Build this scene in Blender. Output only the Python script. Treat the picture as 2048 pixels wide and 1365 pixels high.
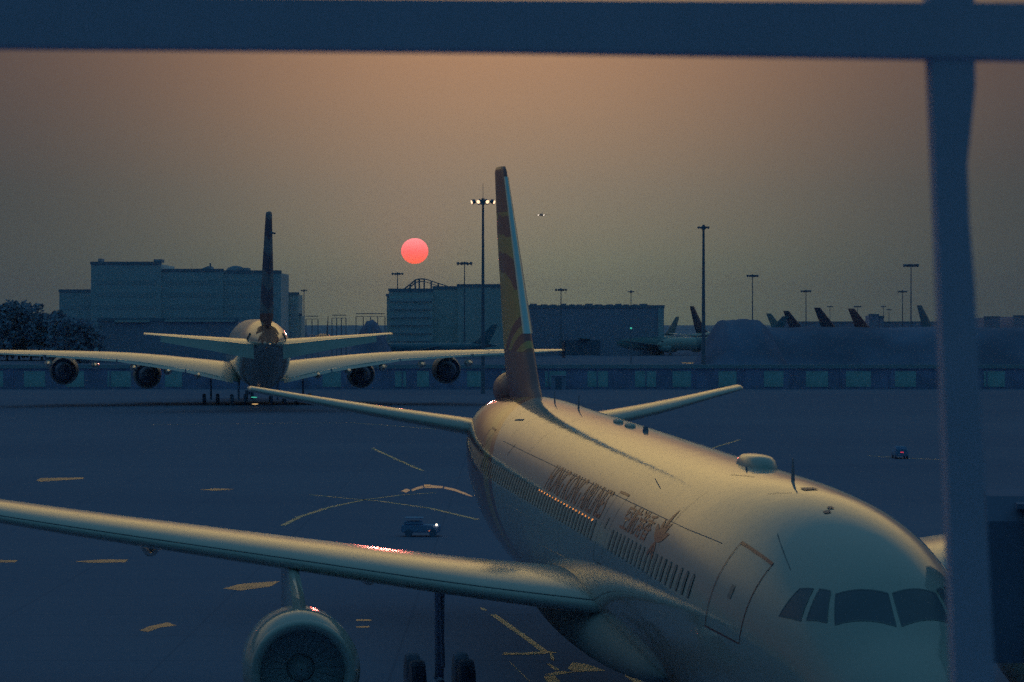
import bpy, bmesh, math, random
from mathutils import Vector, Matrix
random.seed(7)
S = bpy.context.scene
COL = S.collection
R = math.radians
PI = math.pi
for o in list(bpy.data.objects): bpy.data.objects.remove(o)

# ------------------------------------------------------------------ camera
EYE = 10.87                       # lounge window, upper floor of the terminal
cam_d = bpy.data.cameras.new('camera'); cam = bpy.data.objects.new('camera', cam_d); COL.objects.link(cam)
cam.location = (0, 0, EYE); cam.rotation_euler = (R(90 - 0.3436), 0, 0)
cam_d.sensor_width = 36; cam_d.lens = 102.3; cam_d.clip_start = .1; cam_d.clip_end = 40000
cam_d.dof.use_dof = True; cam_d.dof.focus_distance = 130; cam_d.dof.aperture_fstop = 13
S.camera = cam
F = 5820.
def ground_at(px, py):            # ground point seen at a photo pixel
    d = EYE * F / (py - 647.6); return ((px - 1024) / F * d, d)
def at(px, d):  return (px - 1024) / F * d
def hz(py, d):  return EYE + (647.6 - py) / F * d

# ------------------------------------------------------------------ render settings
S.view_settings.view_transform = 'Standard'; S.view_settings.look = 'None'
S.view_settings.exposure = 0; S.view_settings.gamma = 1
S.cycles.use_denoising = False
S.cycles.use_adaptive_sampling = True; S.cycles.adaptive_threshold = .07; S.cycles.adaptive_min_samples = 16
S.cycles.max_bounces = 6; S.cycles.volume_bounces = 0; S.cycles.sample_clamp_indirect = 3
S.cycles.caustics_reflective = False; S.cycles.caustics_refractive = False

# ------------------------------------------------------------------ world: hazy dusk sky
SUN_AZ, SUN_EL = (830 - 1024) / F, (647.6 - 502.5) / F
W = bpy.data.worlds.new('World'); S.world = W; W.use_nodes = True
class N:
    """tiny node-expression helper"""
    def __init__(s, tree): s.t = tree
    def node(s, kind, **kw):
        n = s.t.nodes.new(kind)
        for k, v in kw.items(): setattr(n, k, v)
        return n
    def plug(s, v, sock):
        if isinstance(v, bpy.types.NodeSocket): s.t.links.new(v, sock)
        else:
            if hasattr(sock.default_value, '__len__') and not hasattr(v, '__len__'): v = (v,) * len(sock.default_value)
            if hasattr(sock.default_value, '__len__') and len(sock.default_value) == 4 and len(v) == 3: v = (*v, 1)
            sock.default_value = v
    def m(s, op, a, b=None, c=None, clamp=False):
        n = s.node('ShaderNodeMath', operation=op, use_clamp=clamp)
        for i, v in enumerate((a, b, c)):
            if v is not None: s.plug(v, n.inputs[i])
        return n.outputs[0]
    def mix(s, f, a, b, mode='MIX'):
        n = s.node('ShaderNodeMix', data_type='RGBA', blend_type=mode)
        s.plug(f, n.inputs[0]); s.plug(a, n.inputs[6]); s.plug(b, n.inputs[7]); return n.outputs[2]
    def ramp(s, v, stops, mode='LINEAR'):
        n = s.node('ShaderNodeValToRGB'); r = n.color_ramp; r.interpolation = mode
        while len(r.elements) < len(stops): r.elements.new(.5)
        for e, (p, c) in zip(r.elements, stops):
            e.position = p; e.color = (*c, 1) if hasattr(c, '__len__') else (c, c, c, 1)
        s.plug(v, n.inputs[0]); return n.outputs[0]
    def sep(s, v):
        n = s.node('ShaderNodeSeparateXYZ'); s.plug(v, n.inputs[0]); return n.outputs
    def comb(s, x, y, z):
        n = s.node('ShaderNodeCombineXYZ')
        for i, v in enumerate((x, y, z)): s.plug(v, n.inputs[i])
        return n.outputs[0]
    def noise(s, vec, scale, detail=4, rough=.55):
        n = s.node('ShaderNodeTexNoise'); s.plug(vec, n.inputs['Vector'])
        n.inputs['Scale'].default_value = scale; n.inputs['Detail'].default_value = detail; n.inputs['Roughness'].default_value = rough
        return n.outputs[0]
    def smooth(s, v, a, b):
        n = s.node('ShaderNodeMapRange', interpolation_type='SMOOTHSTEP')
        s.plug(v, n.inputs[0]); s.plug(a, n.inputs[1]); s.plug(b, n.inputs[2]); return n.outputs[0]
t = W.node_tree; t.nodes.clear(); n = N(t)
d = n.node('ShaderNodeTexCoord').outputs['Generated']
x, y, z = n.sep(d)[:3]
el = n.m('MULTIPLY', n.m('ARCSINE', z), 180 / PI)                 # degrees
az = n.m('MULTIPLY', n.m('ARCTAN2', x, y), 180 / PI)
q = n.m('POWER', n.m('DIVIDE', n.m('MAXIMUM', el, 0), 90), .5)    # sqrt spreads the low sky over the ramp
def P(e): return math.sqrt(e / 90)
core = n.ramp(q, [(P(0), (.16, .195, .13)), (P(1.2), (.215, .222, .15)), (P(2.6), (.28, .225, .155)), (P(5.2), (.43, .24, .135)),
                  (P(11), (1.0, .68, .26)), (P(20), (.50, .39, .20)), (P(32), (.06, .14, .20)), (1, (.05, .145, .22))])
side = n.ramp(q, [(P(0), (.032, .058, .070)), (P(2.6), (.050, .060, .064)), (P(5.2), (.080, .062, .062)),
                  (P(11), (.09, .085, .09)), (P(22), (.06, .09, .13)), (P(40), (.045, .13, .20)), (1, (.05, .145, .22))])
da = n.m('ABSOLUTE', n.m('SUBTRACT', az, -.3))
g = n.m('EXPONENT', n.m('MULTIPLY', n.m('POWER', n.m('DIVIDE', da, n.m('ADD', 5.1, n.m('MULTIPLY', n.m('MAXIMUM', n.m('SUBTRACT', el, 5.5), 0), 1.7))), 2), -.62))
sky = n.mix(g, side, core)
# faint reddish aureole round the sun, and uneven haze bands
ds = n.m('SQRT', n.m('ADD', n.m('POWER', n.m('SUBTRACT', az, math.degrees(SUN_AZ)), 2), n.m('POWER', n.m('SUBTRACT', el, math.degrees(SUN_EL)), 2)))
sky = n.mix(n.m('MULTIPLY', n.m('EXPONENT', n.m('MULTIPLY', ds, -.8)), .20), sky, (.55, .20, .15))
hb = n.noise(n.comb(n.m('MULTIPLY', az, .10), n.m('MULTIPLY', el, .5), 0), 1, 4)
sky = n.mix(n.m('MULTIPLY', n.m('SUBTRACT', hb, .35), .18), sky, (.17, .15, .12))
# the eastern half of the sky behind the terminal is already night blue
east = n.smooth(y, .25, -.35)
low = n.mix(n.smooth(el, 14, 42), (.004, .021, .040), (.026, .105, .165))     # dark band added low in the east to shade the jet's lower sides
sky = n.mix(east, sky, low)
nishita = n.node('ShaderNodeTexSky', sky_type='NISHITA'); nishita.sun_disc = False
nishita.sun_elevation = SUN_EL; nishita.sun_rotation = SUN_AZ; nishita.dust_density = 6; nishita.air_density = 2
b1 = n.node('ShaderNodeBackground'); n.plug(sky, b1.inputs[0]); b1.inputs[1].default_value = 1
b2 = n.node('ShaderNodeBackground'); n.plug(nishita.outputs[0], b2.inputs[0]); b2.inputs[1].default_value = .0004
ad = n.node('ShaderNodeAddShader'); t.links.new(b1.outputs[0], ad.inputs[0]); t.links.new(b2.outputs[0], ad.inputs[1])
wo = n.node('ShaderNodeOutputWorld'); t.links.new(ad.outputs[0], wo.inputs[0])

# low red sun, nearly swallowed by the haze
sd = bpy.data.lights.new('sun', 'SUN'); so = bpy.data.objects.new('sunlight', sd); COL.objects.link(so)
sd.energy = .25; sd.specular_factor = .02; sd.angle = R(.53); sd.color = (1, .17, .13)
sdir = Vector((math.sin(SUN_AZ), math.cos(SUN_AZ), math.tan(SUN_EL))).normalized()
so.rotation_euler = (-sdir).to_track_quat('-Z', 'Y').to_euler()
so['kind'] = 'structure'

# ------------------------------------------------------------------ materials
def mat(name, color, rough=.7, spec=.5, var=0, vscale=1., metal=0, coat=0, emit=None, estr=0):
    M = bpy.data.materials.new(name); M.use_nodes = True; t = M.node_tree; b = t.nodes['Principled BSDF']; n = N(t)
    b.inputs['Base Color'].default_value = (*color, 1); b.inputs['Roughness'].default_value = rough
    b.inputs['Specular IOR Level'].default_value = spec; b.inputs['Metallic'].default_value = metal
    b.inputs['Coat Weight'].default_value = coat; b.inputs['Coat Roughness'].default_value = .06
    if var:
        v = n.noise(n.node('ShaderNodeTexCoord').outputs['Object'], vscale, 5)
        c = n.mix(n.smooth(v, .3, .7), tuple(k * (1 - var) for k in color), tuple(min(1, k * (1 + var)) for k in color))
        n.plug(c, b.inputs['Base Color'])
        n.plug(n.m('ADD', rough - .08, n.m('MULTIPLY', v, .16)), b.inputs['Roughness'])
    if emit: b.inputs['Emission Color'].default_value = (*emit, 1); b.inputs['Emission Strength'].default_value = estr
    return M

def ground_mat():
    M = bpy.data.materials.new('apron_concrete'); M.use_nodes = True; t = M.node_tree; b = t.nodes['Principled BSDF']; n = N(t)
    o = n.node('ShaderNodeTexCoord').outputs['Object']; X, Y, _ = n.sep(o)[:3]
    big = n.noise(o, .018, 5); fine = n.noise(o, .9, 6); 
    st = n.noise(n.comb(n.m('MULTIPLY', X, .006), n.m('MULTIPLY', Y, .035), 0), 1, 5)     # tyre and drainage streaks
    base = n.mix(n.smooth(big, .35, .68), GC[0], GC[1])
    base = n.mix(n.m('MULTIPLY', n.smooth(st, .5, .75), .5), base, GC[2])
    base = n.mix(n.m('MULTIPLY', fine, .25), base, (.13, .17, .29))
    # slab joints, 7.5 m bays
    jx = n.m('LESS_THAN', n.m('ABSOLUTE', n.m('SUBTRACT', n.m('FRACT', n.m('DIVIDE', X, 7.5)), .5)), .006)
    jy = n.m('LESS_THAN', n.m('ABSOLUTE', n.m('SUBTRACT', n.m('FRACT', n.m('DIVIDE', Y, 7.5)), .5)), .012)
    base = n.mix(n.m('MULTIPLY', n.m('MAXIMUM', jx, jy), .2), base, (.07, .09, .16))
    n.plug(base, b.inputs['Base Color']); b.inputs['Roughness'].default_value = 1; b.inputs['Specular IOR Level'].default_value = 0
    return M
GC = [(.195, .235, .36), (.22, .262, .39), (.168, .208, .335)]
M = {}
M['ground'] = ground_mat()
M['grass'] = mat('dry_grass_bank', (.20, .25, .40), .95, 0, .25, .05)
M['fence'] = mat('blast_fence_dark', (.45, .44, .66), .9, 0, .15, .3)
M['fence_light'] = mat('blast_fence_light', (.55, .80, .80), .85, 0, .12, .5)
M['rail'] = mat('grey_rail', (.40, .50, .58), .8, 0)
M['frame'] = mat('dark_blue_window_frame', (.66, .60, .76), .7, .1, .04, 6)
M['wall'] = mat('dusk_building_wall', (.64, .72, .78), .9, 0, .08, .02)
M['wall2'] = mat('concrete_building_wall', (.72, .76, .76), .9, 0, .08, .02)
M['wall3'] = mat('dark_shed_wall', (.5, .5, .66), .9, 0, .1, .03)
M['glass_far'] = mat('dim_window_glass', (.55, .62, .69), .6, .15)
M['inlet'] = mat('inlet_lining', (.50, .55, .58), .95, .0)
M['matte_white'] = mat('matte_fairing_paint', (.34, .38, .38), .7, .12)
M['gear'] = mat('dull_gear_paint', (.40, .54, .78), .9, .02)
M['cowl'] = mat('grey_cowl_paint', (.17, .21, .25), .45, .25)
M['pale_roof'] = mat('pale_roof_edge', (.6, .7, .72), .6, .3)
M['roof'] = mat('flat_roof', (.30, .38, .5), .9, 0)
M['steel'] = mat('galvanised_steel', (.22, .28, .38), .7, .15, .1, .5)
M['foliage'] = mat('dark_foliage', (.25, .33, .46), .9, 0, .3, .3)
M['trunk'] = mat('bark', (.06, .07, .12), .9, .05)
M['white'] = mat('white_paint', (.47, .51, .49), .15, .68, .03, .4)
M['pale'] = mat('pale_aircraft_paint', (.50, .56, .54), .5, .25, .05, .2)
M['dkblue'] = mat('dark_blue_paint', (.05, .08, .16), .4, .4)
M['metal'] = mat('bare_metal', (.40, .58, .64), .3, .5, .04, 2, metal=.85)
M['dark'] = mat('dark_opening', (.20, .26, .38), .8, .1)
M['tyre'] = mat('tyre_rubber', (.17, .25, .38), .85, .1)
M['cockpit'] = mat('cockpit_glass', (.15, .19, .25), .3, .25)
M['window'] = mat('cabin_window_glass', (.20, .27, .29), .25, .5)
M['seam'] = mat('panel_seam', (.22, .26, .30), .7, .2)
M['text'] = mat('red_brown_lettering', (.58, .17, .14), .3, .35, .1, 2)
M['doorline'] = mat('dark_red_door_outline', (.22, .07, .10), .5, .3)
M['wet'] = mat('wet_film', (.10, .10, .12), .12, .6, .1, .3)
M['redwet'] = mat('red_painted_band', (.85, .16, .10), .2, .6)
M['paint_line'] = mat('worn_yellow_line', (.50, .40, .27), .6, .3, .35, 1.2)
M['lamp_warm'] = mat('lit_flood_lamp', (1, .8, .5), .5, .5, emit=(1, .66, .40), estr=1.6)
M['lamp_white'] = mat('lit_white_lamp', (1, .9, .8), .5, .5, emit=(1, .82, .66), estr=2.2)
M['lamp_red'] = mat('lit_red_lamp', (.8, .05, .05), .5, .5, emit=(1, .06, .10), estr=1.2)
M['lamp_green'] = mat('lit_green_lamp', (.1, .8, .4), .5, .5, emit=(.05, .45, .32), estr=1.0)
M['lamp_amber'] = mat('lit_amber_lamp', (.9, .6, .2), .5, .5, emit=(.85, .50, .20), estr=.9)
M['window_glint'] = mat('window_glint_emission', (1, .5, .2), .5, .5, emit=(1, .34, .08), estr=1.0)  # emission painted in for glints on the cabin window rims

def jet_paint(name, kind):
    """white jet with a red and gold rear fuselage; kind: 'body' or 'fin'"""
    M = bpy.data.materials.new(name); M.use_nodes = True; t = M.node_tree; b = t.nodes['Principled BSDF']; n = N(t)
    o = n.node('ShaderNodeTexCoord').outputs['Object']; X, Y, Z = n.sep(o)[:3]
    RED, GOLD, PLUM, WHITE = (.52, .20, .16), (.80, .46, .20), (.40, .15, .17), (.47, .50, .48)
    nz = n.noise(o, .6, 5)
    if kind == 'body':
        th = n.m('MULTIPLY', n.m('ARCTAN2', Z, Y), 180 / PI)
        th = n.m('MINIMUM', th, n.m('SUBTRACT', 180, th))
        xb = n.m('ADD', 39.7, n.m('MULTIPLY', th, .116))
        s = n.m('SUBTRACT', X, xb)
        c = n.mix(n.m('GREATER_THAN', s, 0), WHITE, (.30, .085, .06))
        c = n.mix(n.m('GREATER_THAN', s, .9), c, (.56, .33, .10))
        c = n.mix(n.m('GREATER_THAN', s, 2.3), c, (.30, .085, .06))
    else:
        bow = n.m('MULTIPLY', n.m('POWER', n.m('SUBTRACT', X, 58.5), 2), .30)
        w = n.m('SINE', n.m('ADD', n.m('ADD', n.m('MULTIPLY', Z, 4.6), bow), n.m('MULTIPLY', nz, 2.5)))
        c = n.mix(n.smooth(w, -.05, .25), PLUM, GOLD)
        # the lower fin: two long ribbons sweeping down and forward over gold, then plain red
        k = n.m('ADD', n.m('MULTIPLY', n.m('SUBTRACT', X, 53), .62), n.m('SUBTRACT', Z, 5.3))
        low = n.mix(n.m('LESS_THAN', n.m('ABSOLUTE', n.m('SUBTRACT', k, .55)), .28), GOLD, PLUM)
        low = n.mix(n.m('LESS_THAN', n.m('ABSOLUTE', n.m('ADD', k, .45)), .3), low, PLUM)
        low = n.mix(n.m('LESS_THAN', k, -1.2), low, RED)
        low = n.mix(n.m('LESS_THAN', Z, 4.3), low, (.42, .20, .22))
        c = n.mix(n.m('LESS_THAN', Z, 6.5), c, low)
        c = n.mix(n.m('GREATER_THAN', Z, 9.4), c, PLUM)
    c = n.mix(n.m('MULTIPLY', n.smooth(nz, .45, .8), .06), c, (.4, .42, .42))
    n.plug(c, b.inputs['Base Color'])
    n.plug(n.m('ADD', .05 if kind == 'body' else .3, n.m('MULTIPLY', nz, .07)), b.inputs['Roughness'])
    b.inputs['Specular IOR Level'].default_value = .68 if kind == 'body' else .26
    bp = n.node('ShaderNodeBump'); bp.inputs['Strength'].default_value = .015; bp.inputs['Distance'].default_value = .3
    n.plug(n.noise(n.comb(n.m('MULTIPLY', X, 1.2), n.m('MULTIPLY', Y, 2.2), n.m('MULTIPLY', Z, 2.2)), 1, 2), bp.inputs['Height']); t.links.new(bp.outputs[0], b.inputs['Normal'])
    return M
M['jet'] = jet_paint('white_jet_paint', 'body'); M['fin'] = jet_paint('red_gold_fin_paint', 'fin')

# ------------------------------------------------------------------ object helpers
def tag(o, label=None, cat=None, group=None, kind=None):
    if label: o['label'] = label
    if cat: o['category'] = cat
    if group: o['group'] = group
    if kind: o['kind'] = kind
    return o
def empty(name, loc=(0, 0, 0), rz=0):
    o = bpy.data.objects.new(name, None); COL.objects.link(o); o.location = loc; o.rotation_euler = (0, 0, rz); return o
def build(name, bm, m, parent=None, smooth=False):
    me = bpy.data.meshes.new(name); bmesh.ops.recalc_face_normals(bm, faces=bm.faces[:]); bm.to_mesh(me); bm.free()
    if smooth:
        for p in me.polygons: p.use_smooth = True
    o = bpy.data.objects.new(name, me); COL.objects.link(o); me.materials.append(M[m] if isinstance(m, str) else m)
    if parent: o.parent = parent
    return o
def kids(o): return [c for c in COL.objects if c.parent == o]
def copy_tree(o, parent=None):
    c = o.copy(); COL.objects.link(c); c.parent = parent
    for ch in kids(o): copy_tree(ch, c)
    return c
def box(bm, x0, x1, y0, y1, z0, z1):
    v = [bm.verts.new((x, y, z)) for z in (z0, z1) for x, y in ((x0, y0), (x1, y0), (x1, y1), (x0, y1))]
    for f in ((3, 2, 1, 0), (4, 5, 6, 7), (0, 1, 5, 4), (1, 2, 6, 5), (2, 3, 7, 6), (3, 0, 4, 7)): bm.faces.new([v[i] for i in f])
    return v
def mbox(*a):
    bm = bmesh.new()
    for b in a: box(bm, *b)
    return bm
def tube(bm, p, q, r0, r1=None, seg=8, cap=True):
    p, q = Vector(p), Vector(q); r1 = r0 if r1 is None else r1
    z = (q - p).normalized(); x = z.orthogonal().normalized(); y = z.cross(x)
    a = [bm.verts.new(p + (x * math.cos(k * 2 * PI / seg) + y * math.sin(k * 2 * PI / seg)) * r0) for k in range(seg)]
    b = [bm.verts.new(q + (x * math.cos(k * 2 * PI / seg) + y * math.sin(k * 2 * PI / seg)) * r1) for k in range(seg)]
    for k in range(seg): bm.faces.new((a[k], a[(k + 1) % seg], b[(k + 1) % seg], b[k]))
    if cap: bm.faces.new(a[::-1]); bm.faces.new(b)
def mtube(*a, **k): bm = bmesh.new(); tube(bm, *a, **k); return bm
def loft(bm, rings, cap=True, closed=True):
    vs = [[bm.verts.new(p) for p in r] for r in rings]
    for a, b in zip(vs, vs[1:]):
        m = len(a)
        for k in range(m if closed else m - 1): bm.faces.new((a[k], a[(k + 1) % m], b[(k + 1) % m], b[k]))
    if cap and closed: bm.faces.new(vs[0][::-1]); bm.faces.new(vs[-1])
    return vs
def pchip(xs, ys, x):
    if x <= xs[0]: return ys[0]
    if x >= xs[-1]: return ys[-1]
    h = [b - a for a, b in zip(xs, xs[1:])]; dl = [(ys[i + 1] - ys[i]) / h[i] for i in range(len(h))]
    m = [dl[0]] + [0 if dl[i - 1] * dl[i] <= 0 else 2 * dl[i - 1] * dl[i] / (dl[i - 1] + dl[i]) for i in range(1, len(h))] + [dl[-1]]
    i = max(k for k in range(len(h)) if xs[k] <= x); t = (x - xs[i]) / h[i]
    return (2*t**3-3*t*t+1)*ys[i] + (t**3-2*t*t+t)*h[i]*m[i] + (-2*t**3+3*t*t)*ys[i+1] + (t**3-t*t)*h[i]*m[i+1]
def sect(tab, x):                 # top, bottom, half width at station x (nose: sqrt spacing keeps it round)
    xs = [r[0] for r in tab]; return [pchip(xs, [r[k] for r in tab], x) for k in (1, 2, 3)]
def surf(tab, x, th, off=0):
    T, B, H = sect(tab, x); c, r = (T + B) / 2, (T - B) / 2
    return Vector((x, math.cos(th) * (H + off), c + math.sin(th) * (r + off)))
def fuselage(tab, xs, seg=64):
    bm = bmesh.new()
    loft(bm, [[surf(tab, x, 2 * PI * k / seg) for k in range(seg)] for x in xs]); return bm
def foil(c, th, n=14):            # (chordwise 0..1, height) around: upper TE -> LE -> lower TE
    up, lo = [], []
    for i in range(n + 1):
        s = (1 - math.cos(PI * i / n)) / 2
        yt = 5 * th * (.2969 * math.sqrt(s) - .126 * s - .3516 * s * s + .2843 * s ** 3 - .1015 * s ** 4)
        cam_ = .018 * (1 - (2 * s - 1) ** 2)
        up.append((s * c, (cam_ + yt) * c)); lo.append((s * c, (cam_ - yt) * c))
    return up[::-1] + lo[1:-1] + [(c, -.0015 * c)]
def wing(secs, side=1, vertical=False, n=14, sub=4):
    """secs: (x_le, span, height, chord, thickness, twist deg)"""
    rings = []; full = []
    ss = [s[1] for s in secs]
    for a, b in zip(secs, secs[1:]):
        for k in range(sub): full.append([a[j] + (b[j] - a[j]) * k / sub for j in range(6)])
    full.append(list(secs[-1]))
    for s in full: s[2] = pchip(ss, [q[2] for q in secs], s[1])
    for xl, y, z, c, th, tw in full:
        r = []
        for u, h in foil(c, th, n):
            a = R(tw); X, Hh = u * math.cos(a) + h * math.sin(a), -u * math.sin(a) + h * math.cos(a)
            r.append((xl + X, h, y) if vertical else (xl + X, side * y, z + Hh))
        rings.append(r)
    # rounded tip
    c0 = Vector([sum(v[i] for v in rings[-1]) / len(rings[-1]) for i in range(3)])
    last = [Vector(v) for v in rings[-1]]; ax = Vector((0, 0, 1)) if vertical else Vector((0, side, .05))
    rings.append([tuple(c0 + (v - c0) * .82 + ax * secs[-1][3] * .05) for v in last])
    bm = bmesh.new(); loft(bm, rings); return bm
def revolve(bm, prof, cx, cy, cz, seg=40):  # prof: (x, r) along local x
    loft(bm, [[(cx + x, cy + r * math.cos(2*PI*k/seg), cz + r * math.sin(2*PI*k/seg)) for k in range(seg)] for x, r in prof], cap=False)

# ================================================================== SETTING
# one ground sheet reaching the horizon
bm = bmesh.new()
vs = [bm.verts.new(p) for p in ((-9000, -60, 0), (9000, -60, 0), (9000, 9200, 0), (-9000, 9200, 0))]; bm.faces.new(vs)
tag(build('ground', bm, 'ground'), kind='structure')

def mound(name, cx, cy, rx, ry, h, plateau, m='grass'):
    bm = bmesh.new(); nx, ny = 56, 20; g = []
    for i in range(nx + 1):
        row = []
        for j in range(ny + 1):
            u, v = i / nx * 2 - 1, j / ny * 2 - 1
            e = max(0, 1 - max(0, abs(u) - plateau) / (1 - plateau)) * max(0, 1 - v * v)
            e = e * e * (3 - 2 * e)
            row.append(bm.verts.new((cx + u * rx, cy + v * ry, h * e * (1 + .012 * math.sin(i * 1.1 + j * .7) + .012 * math.sin(i * .41 + 2)) - .05)))
        g.append(row)
    for i in range(nx):
        for j in range(ny): bm.faces.new((g[i][j], g[i + 1][j], g[i + 1][j + 1], g[i][j + 1]))
    return tag(build(name, bm, m, None, True), kind='structure')
# long earth bank on the right and the small spoil heap in the middle
mound('earth_bank', at(1480, 640), 640, 112 / F * 640, 26, hz(640, 640), .3)
mound('low_bank', at(1860, 690), 690, 420 / F * 690, 30, hz(655, 690), .86)
mound('distant_hills', 0, 3000, 1400, 200, hz(651, 3000), .9, 'foliage')
mound('spoil_heap', at(742, 900), 900, 57 / F * 900, 24, hz(641, 900), .05)
mound('low_hill', at(-40, 1500), 1500, 240 / F * 1500, 90, hz(622, 1500), .3)

# ------------------------------------------------------------------ blast fence: dark wall with painted pale panels and a top rail
FD = 484.
fx0, fx1 = at(-120, FD), at(2190, FD)
fence = empty('blast_fence', ((fx0 + fx1) / 2, FD, 0)); fc = (fx0 + fx1) / 2
tag(fence, 'long low blast fence with alternating pale and dark squares behind the four engined jet', 'fence')
build('wall', mbox((fx0 - fc, fx1 - fc, 0, .4, 0, 3.4)), 'fence', fence)
build('top_rail', mbox((fx0 - fc, fx1 - fc, -.25, .5, 3.4, 4.05)), 'rail', fence)
pan = [(1090, 1132), (1175, 1216), (1270, 1312), (1345, 1382), (1437, 1473), (1528, 1567), (1612, 1656), (1692, 1742), (1790, 1832), (1880, 1922), (1968, 2010),
       (1004, 1046), (934, 968), (834, 858), (790, 812), (645, 682), (330, 364), (215, 262), (132, 168), (48, 90), (-30, 6)]
p0 = None
for i, (a, b) in enumerate(pan):
    w = (b - a) / F * FD
    o = build('panel', mbox((-w / 2, w / 2, -.06, 0, .35, 2.95)), 'fence_light', fence)
    o.location = (at((a + b) / 2, FD) - fc, -.003, 0)
posts = None
for i in range(24):
    if posts is None: posts = build('post', mbox((-.09, .09, -.2, -.07, 0, 3.4)), 'fence', fence)
    else: posts = posts.copy(); COL.objects.link(posts)
    posts.location = (fx0 - fc + 4 + i * 8.1, 0, 0)
def small_box(name, px, py, D, w, h, label, cat, m='wall3'):
    o = build(name, mbox((-w/2, w/2, -1, 1, 0, h), (-w/2 - .1, w/2 + .1, -1.1, 1.1, h, h + .12)), m); o.location = (at(px, D), D, 0)
    build('door', mbox((-.5, .5, -1.05, -1.0, .05, 2)), 'dark', o)
    tag(o, label, cat); return o
small_box('equipment_cabin', 1117, 0, FD - 3, 2.4, 2.2, 'small dark cabin with a flat lid in front of a pale fence square', 'cabin')

# ------------------------------------------------------------------ buildings
def building(name, label, D, blocks, depth=40, m='wall', floors=None, extra=None):
    cx = at(sum(b[0] + b[1] for b in blocks) / 2 / len(blocks), D)
    e = empty(name, (cx, D, 0)); tag(e, label, 'building')
    for i, (a, b, top, dy) in enumerate(blocks):
        x0, x1, h = at(a, D) - cx, at(b, D) - cx, hz(top, D)
        build('wall', mbox((x0 + .01 * i, x1 - .01 * i, dy, depth - dy * .1, 0, h)), m, e)
        build('parapet', mbox((x0 - .25, x1 + .25, dy - .25, dy + .35, h - .05, h + .9)), 'roof', e)
        if floors:
            w, hh, sx, sz = floors; z = 3.2
            while z + hh < h - 2 and i in (extra if extra is not None else range(99)):
                X = x0 + 1.5
                if sx - w > 1.19 and w < 5:
                    while X + w < x1 - 1: build('window', mbox((X, X + w, dy - .08, dy - .002, z, z + hh)), 'glass_far', e); X += sx
                else: build('window_band', mbox((X, x1 - 1.5, dy - .08, dy - .002, z, z + hh)), 'glass_far', e)
                z += sz
    return e, cx
oa, ocx = building('office_block', 'broad slab sided block left of the jet tail, tallest at its left end', 1000,
    [(182, 322, 529, 0), (322, 445, 543, 2), (445, 560, 546, 4), (113, 182, 584, 6)], floors=(6, 1.6, 7.2, 4.2))
def rel(px, D=1000): return at(px, D) - ocx
bm = bmesh.new(); zb = hz(546, 1000)
for i in range(9):
    for j in range(5): pass
loft(bm, [[(rel(463) + 3.6 * math.cos(2*PI*k/20) * r, 16 + 3.6 * math.sin(2*PI*k/20) * r, zb + h) for k in range(20)] for h, r in ((0, .95), (.9, 1), (1.8, .85), (2.5, .45), (2.75, .1))])
build('roof_dome', bm, 'roof', oa, True)
build('plant_room', mbox((rel(470), rel(491), 10, 20, zb, zb + 1.9)), 'roof', oa); build('plant_room', mbox((rel(431), rel(446), 10, 18, zb - .1, zb + .6)), 'roof', oa)
bm = bmesh.new(); z0 = hz(543, 1000) + .2
loft(bm, [[(rel(384), y, z0), (rel(411), y, z0 + 1.9), (rel(419), y, z0)] for y in (10, 24)]); build('gable', bm, 'roof', oa)
build('chimney', mbox((rel(410), rel(413), 15, 15.6, z0, z0 + 2.9)), 'steel', oa)
build('plant_room', mbox((rel(192), rel(199), 5, 12, hz(529, 1000) + .8, hz(524, 1000) + 1.2)), 'roof', oa)
build('plant_room', mbox((rel(303), rel(319), 6, 14, hz(529, 1000) + .8, hz(524, 1000) + 1.0)), 'roof', oa)
building('annex_building', 'small pale four storey building at the right foot of the broad slab block', 1040, [(556, 597, 590, 0), (597, 602, 632, 2)], 20, 'wall2', floors=(1.6, 1.5, 3.0, 3.2))
oc, ccx = building('multistorey_building', 'long seven storey building with dim floor bands below the red sun', 950,
    [(778, 866, 583, 0), (866, 915, 578, 3), (915, 1010, 574, 1), (772, 778, 593, 5)], 50, 'wall2', floors=(70, 1.3, 90, 2.55), extra=(0,))
for k in range(7):
    z = 2.5 + k * 2.6
    build('floor_band', mbox((at(780, 950) - ccx, at(864, 950) - ccx, -.5, -.005, z, z + 1.15)), 'wall', oc)
# roof truss behind the long building
D = 985; tr = empty('roof_truss', (at(850, D), D, 0)); tag(tr, 'arched open steel truss rising behind the seven storey building', 'truss')
top = [(808, 578), (820, 569), (830, 560), (838, 558), (848, 558), (862, 562), (876, 567), (890, 571), (904, 577)]
bt = bmesh.new(); zb = hz(580, D)
pts = [(at(a, D) - at(850, D), 0, hz(b, D)) for a, b in top]
for y in (0, 6):
    for a, b in zip(pts, pts[1:]): tube(bt, (a[0], y, a[2]), (b[0], y, b[2]), .17, seg=5)
    for a, b in zip(pts, pts[1:]): tube(bt, (a[0], y, a[2] - .9), (b[0], y, b[2] - .9), .12, seg=5)
    for a in pts[1:-1]: tube(bt, (a[0], y, zb - 6), (a[0], y, a[2]), .2, seg=5)
for a in pts: tube(bt, (a[0], 0, a[2]), (a[0], 6, a[2]), .14, seg=5)
build('truss_frame', bt, 'steel', tr)
build('base', mbox((pts[0][0], pts[-1][0], 0, 6, 0, zb)), 'wall3', tr)
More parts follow.
